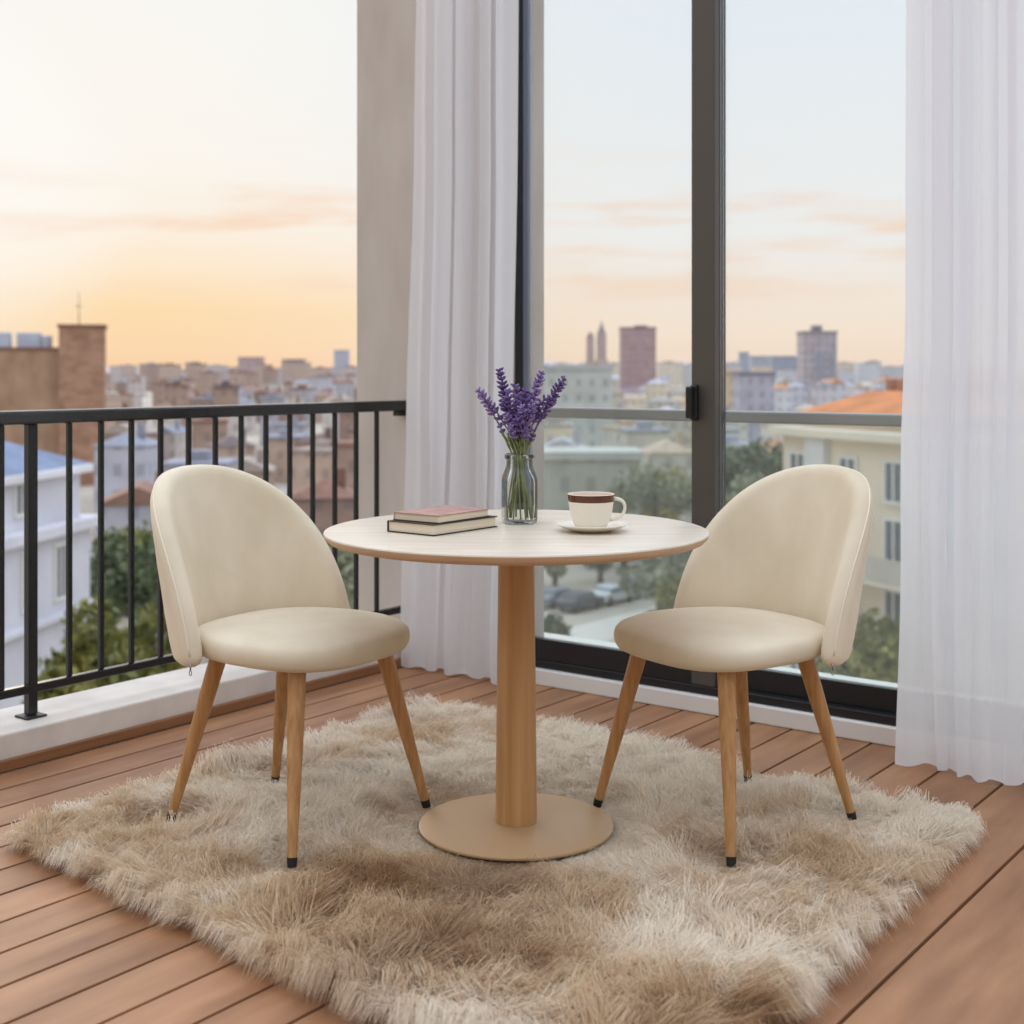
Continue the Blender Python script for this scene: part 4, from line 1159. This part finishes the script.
for px, py, c_, cn, rz_ in ((112, 548, (60, 64, 76), 'dark grey', .4), (128, 562, (190, 196, 212), 'pale blue', .3), (140, 556, (120, 126, 140), 'grey', .5)):
    p = on_level(px, py, GZ); car(f'{cn} parked car among the trees, behind the railing bars', p.x, p.y, rz_, c_)
for px, py, c_, cn in ((556, 606, (120, 128, 140), 'blue-grey'), (580, 610, (70, 74, 82), 'dark'), (612, 603, (200, 204, 208), 'white'), (640, 596, (96, 100, 110), 'grey'), (664, 588, (180, 184, 190), 'silver')):
    p = on_level(px, py, GZ); car(f'{cn} car parked along the street, behind the left pane', p.x, p.y, 0.85, c_)

# ------------------------------------------------------------------ WORLD AND LIGHT
def build_world():
    w = bpy.data.worlds.new('evening_sky'); bpy.context.scene.world = w; w.use_nodes = True
    nt = w.node_tree; N, L = nt.nodes, nt.links
    bg = N['Background']
    tc = N.new('ShaderNodeTexCoord'); sep = N.new('ShaderNodeSeparateXYZ')
    L.new(tc.outputs['Generated'], sep.inputs[0])
    def ramp(stops, src):
        r = N.new('ShaderNodeValToRGB'); cr = r.color_ramp
        while len(cr.elements) < len(stops): cr.elements.new(0.5)
        for e, (p, c) in zip(cr.elements, stops): e.position = p; e.color = lin(c) if len(c) == 3 else c
        L.new(src, r.inputs['Fac']); return r
    mr = N.new('ShaderNodeMapRange'); mr.inputs['From Min'].default_value = -0.1; mr.inputs['From Max'].default_value = 0.9
    L.new(sep.outputs['Z'], mr.inputs['Value'])
    P = lambda z: z + 0.1
    zen = (218, 226, 240)
    left = ramp([(0.0, (150, 130, 118)), (P(-0.005), (246, 206, 166)), (P(0.012), (252, 216, 174)), (P(0.045), (253, 222, 176)), (P(0.075), (254, 233, 205)), (P(0.11), (252, 242, 228)), (P(0.16), (251, 246, 238)), (P(0.26), (249, 247, 241)), (P(0.6), zen)], mr.outputs[0])
    right = ramp([(0.0, (140, 132, 128)), (P(-0.005), (246, 220, 200)), (P(0.025), (251, 231, 210)), (P(0.06), (249, 236, 224)), (P(0.10), (244, 243, 241)), (P(0.26), (234, 241, 248)), (P(0.6), zen)], mr.outputs[0])
    mx = N.new('ShaderNodeMapRange'); mx.interpolation_type = 'SMOOTHSTEP'
    mx.inputs['From Min'].default_value = -0.28; mx.inputs['From Max'].default_value = 0.16
    L.new(sep.outputs['X'], mx.inputs['Value'])
    mix = N.new('ShaderNodeMix'); mix.data_type = 'RGBA'
    L.new(mx.outputs[0], mix.inputs['Factor']); L.new(left.outputs['Color'], mix.inputs[6]); L.new(right.outputs['Color'], mix.inputs[7])
    # thin streaky clouds low over the horizon
    mp = N.new('ShaderNodeMapping'); mp.inputs['Scale'].default_value = (5.0, 5.0, 42.0); mp.inputs['Location'].default_value = (1.3, 0.4, 2.1)
    L.new(tc.outputs['Generated'], mp.inputs['Vector'])
    nz = N.new('ShaderNodeTexNoise'); nz.inputs['Scale'].default_value = 1.0; nz.inputs['Detail'].default_value = 5; nz.inputs['Roughness'].default_value = 0.55
    L.new(mp.outputs['Vector'], nz.inputs['Vector'])
    cl = N.new('ShaderNodeMapRange'); cl.interpolation_type = 'SMOOTHSTEP'
    cl.inputs['From Min'].default_value = 0.47; cl.inputs['From Max'].default_value = 0.68; cl.inputs['To Max'].default_value = 0.85
    L.new(nz.outputs['Fac'], cl.inputs['Value'])
    band = ramp([(0.0, (0, 0, 0)), (P(0.03), (0, 0, 0)), (P(0.085), (255, 255, 255)), (P(0.11), (255, 255, 255)), (P(0.16), (60, 60, 60)), (P(0.22), (0, 0, 0))], mr.outputs[0])
    mul = N.new('ShaderNodeMath'); mul.operation = 'MULTIPLY'
    L.new(cl.outputs[0], mul.inputs[0]); L.new(band.outputs['Color'], mul.inputs[1])
    cmix = N.new('ShaderNodeMix'); cmix.data_type = 'RGBA'
    cmix.inputs[7].default_value = lin((248, 214, 186))
    L.new(mul.outputs[0], cmix.inputs['Factor']); L.new(mix.outputs[2], cmix.inputs[6])
    # bright patch round the low sun
    dt = N.new('ShaderNodeVectorMath'); dt.operation = 'DOT_PRODUCT'
    dt.inputs[1].default_value = Vector((-0.385, 0.915, 0.128)).normalized()
    L.new(tc.outputs['Generated'], dt.inputs[0])
    gl = N.new('ShaderNodeMapRange'); gl.interpolation_type = 'SMOOTHSTEP'
    gl.inputs['From Min'].default_value = 0.990; gl.inputs['From Max'].default_value = 1.0; gl.inputs['To Max'].default_value = 0.55
    L.new(dt.outputs['Value'], gl.inputs['Value'])
    gmix = N.new('ShaderNodeMix'); gmix.data_type = 'RGBA'; gmix.inputs[7].default_value = (1.0, 0.99, 0.95, 1)
    L.new(gl.outputs[0], gmix.inputs['Factor']); L.new(cmix.outputs[2], gmix.inputs[6])
    # the sky away from the sunset is dimmer
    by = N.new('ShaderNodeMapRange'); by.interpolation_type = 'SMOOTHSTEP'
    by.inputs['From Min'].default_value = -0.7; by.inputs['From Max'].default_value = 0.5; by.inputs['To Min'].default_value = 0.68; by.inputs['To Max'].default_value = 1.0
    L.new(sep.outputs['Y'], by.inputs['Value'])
    # sky above the view brightened, added to light the room
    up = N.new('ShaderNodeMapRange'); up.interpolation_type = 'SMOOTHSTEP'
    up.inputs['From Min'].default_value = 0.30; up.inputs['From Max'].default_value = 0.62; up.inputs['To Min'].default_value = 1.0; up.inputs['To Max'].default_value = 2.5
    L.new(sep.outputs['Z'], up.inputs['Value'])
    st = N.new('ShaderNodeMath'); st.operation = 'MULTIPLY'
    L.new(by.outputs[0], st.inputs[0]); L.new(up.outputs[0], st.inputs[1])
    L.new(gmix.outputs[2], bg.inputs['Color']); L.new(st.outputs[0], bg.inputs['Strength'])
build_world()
sd = bpy.data.lights.new('low_sun', 'SUN'); sd.energy = 0.45; sd.angle = math.radians(14); sd.color = (1.0, 0.84, 0.66)
so = bpy.data.objects.new('low_sun', sd); C.objects.link(so)
so.rotation_euler = Vector((0.42, -0.86, -0.30)).to_track_quat('-Z', 'Y').to_euler(); so.location = (-8, 16, 6)

# ------------------------------------------------------------------ CAMERA
cd = bpy.data.cameras.new('camera'); cam = bpy.data.objects.new('camera', cd); C.objects.link(cam)
cam.location = (0, 0, EYE); cam.rotation_euler = (PI / 2, 0, 0)
cd.sensor_fit = 'HORIZONTAL'; cd.sensor_width = 36.0; cd.lens = F * 36.0 / 1024.0
cd.shift_y = -(512.0 - HZ) / 1024.0
cd.clip_end = 6000; cd.clip_start = 0.05
cd.dof.use_dof = True; cd.dof.focus_distance = 3.3; cd.dof.aperture_fstop = 3.5
S = bpy.context.scene
S.camera = cam
S.view_settings.view_transform = 'Standard'; S.view_settings.look = 'None'
S.view_settings.exposure = 0.0; S.view_settings.gamma = 1.0; S.view_settings.use_curve_mapping = False
try:
    S.cycles.max_bounces = 8; S.cycles.transparent_max_bounces = 16
except Exception: pass
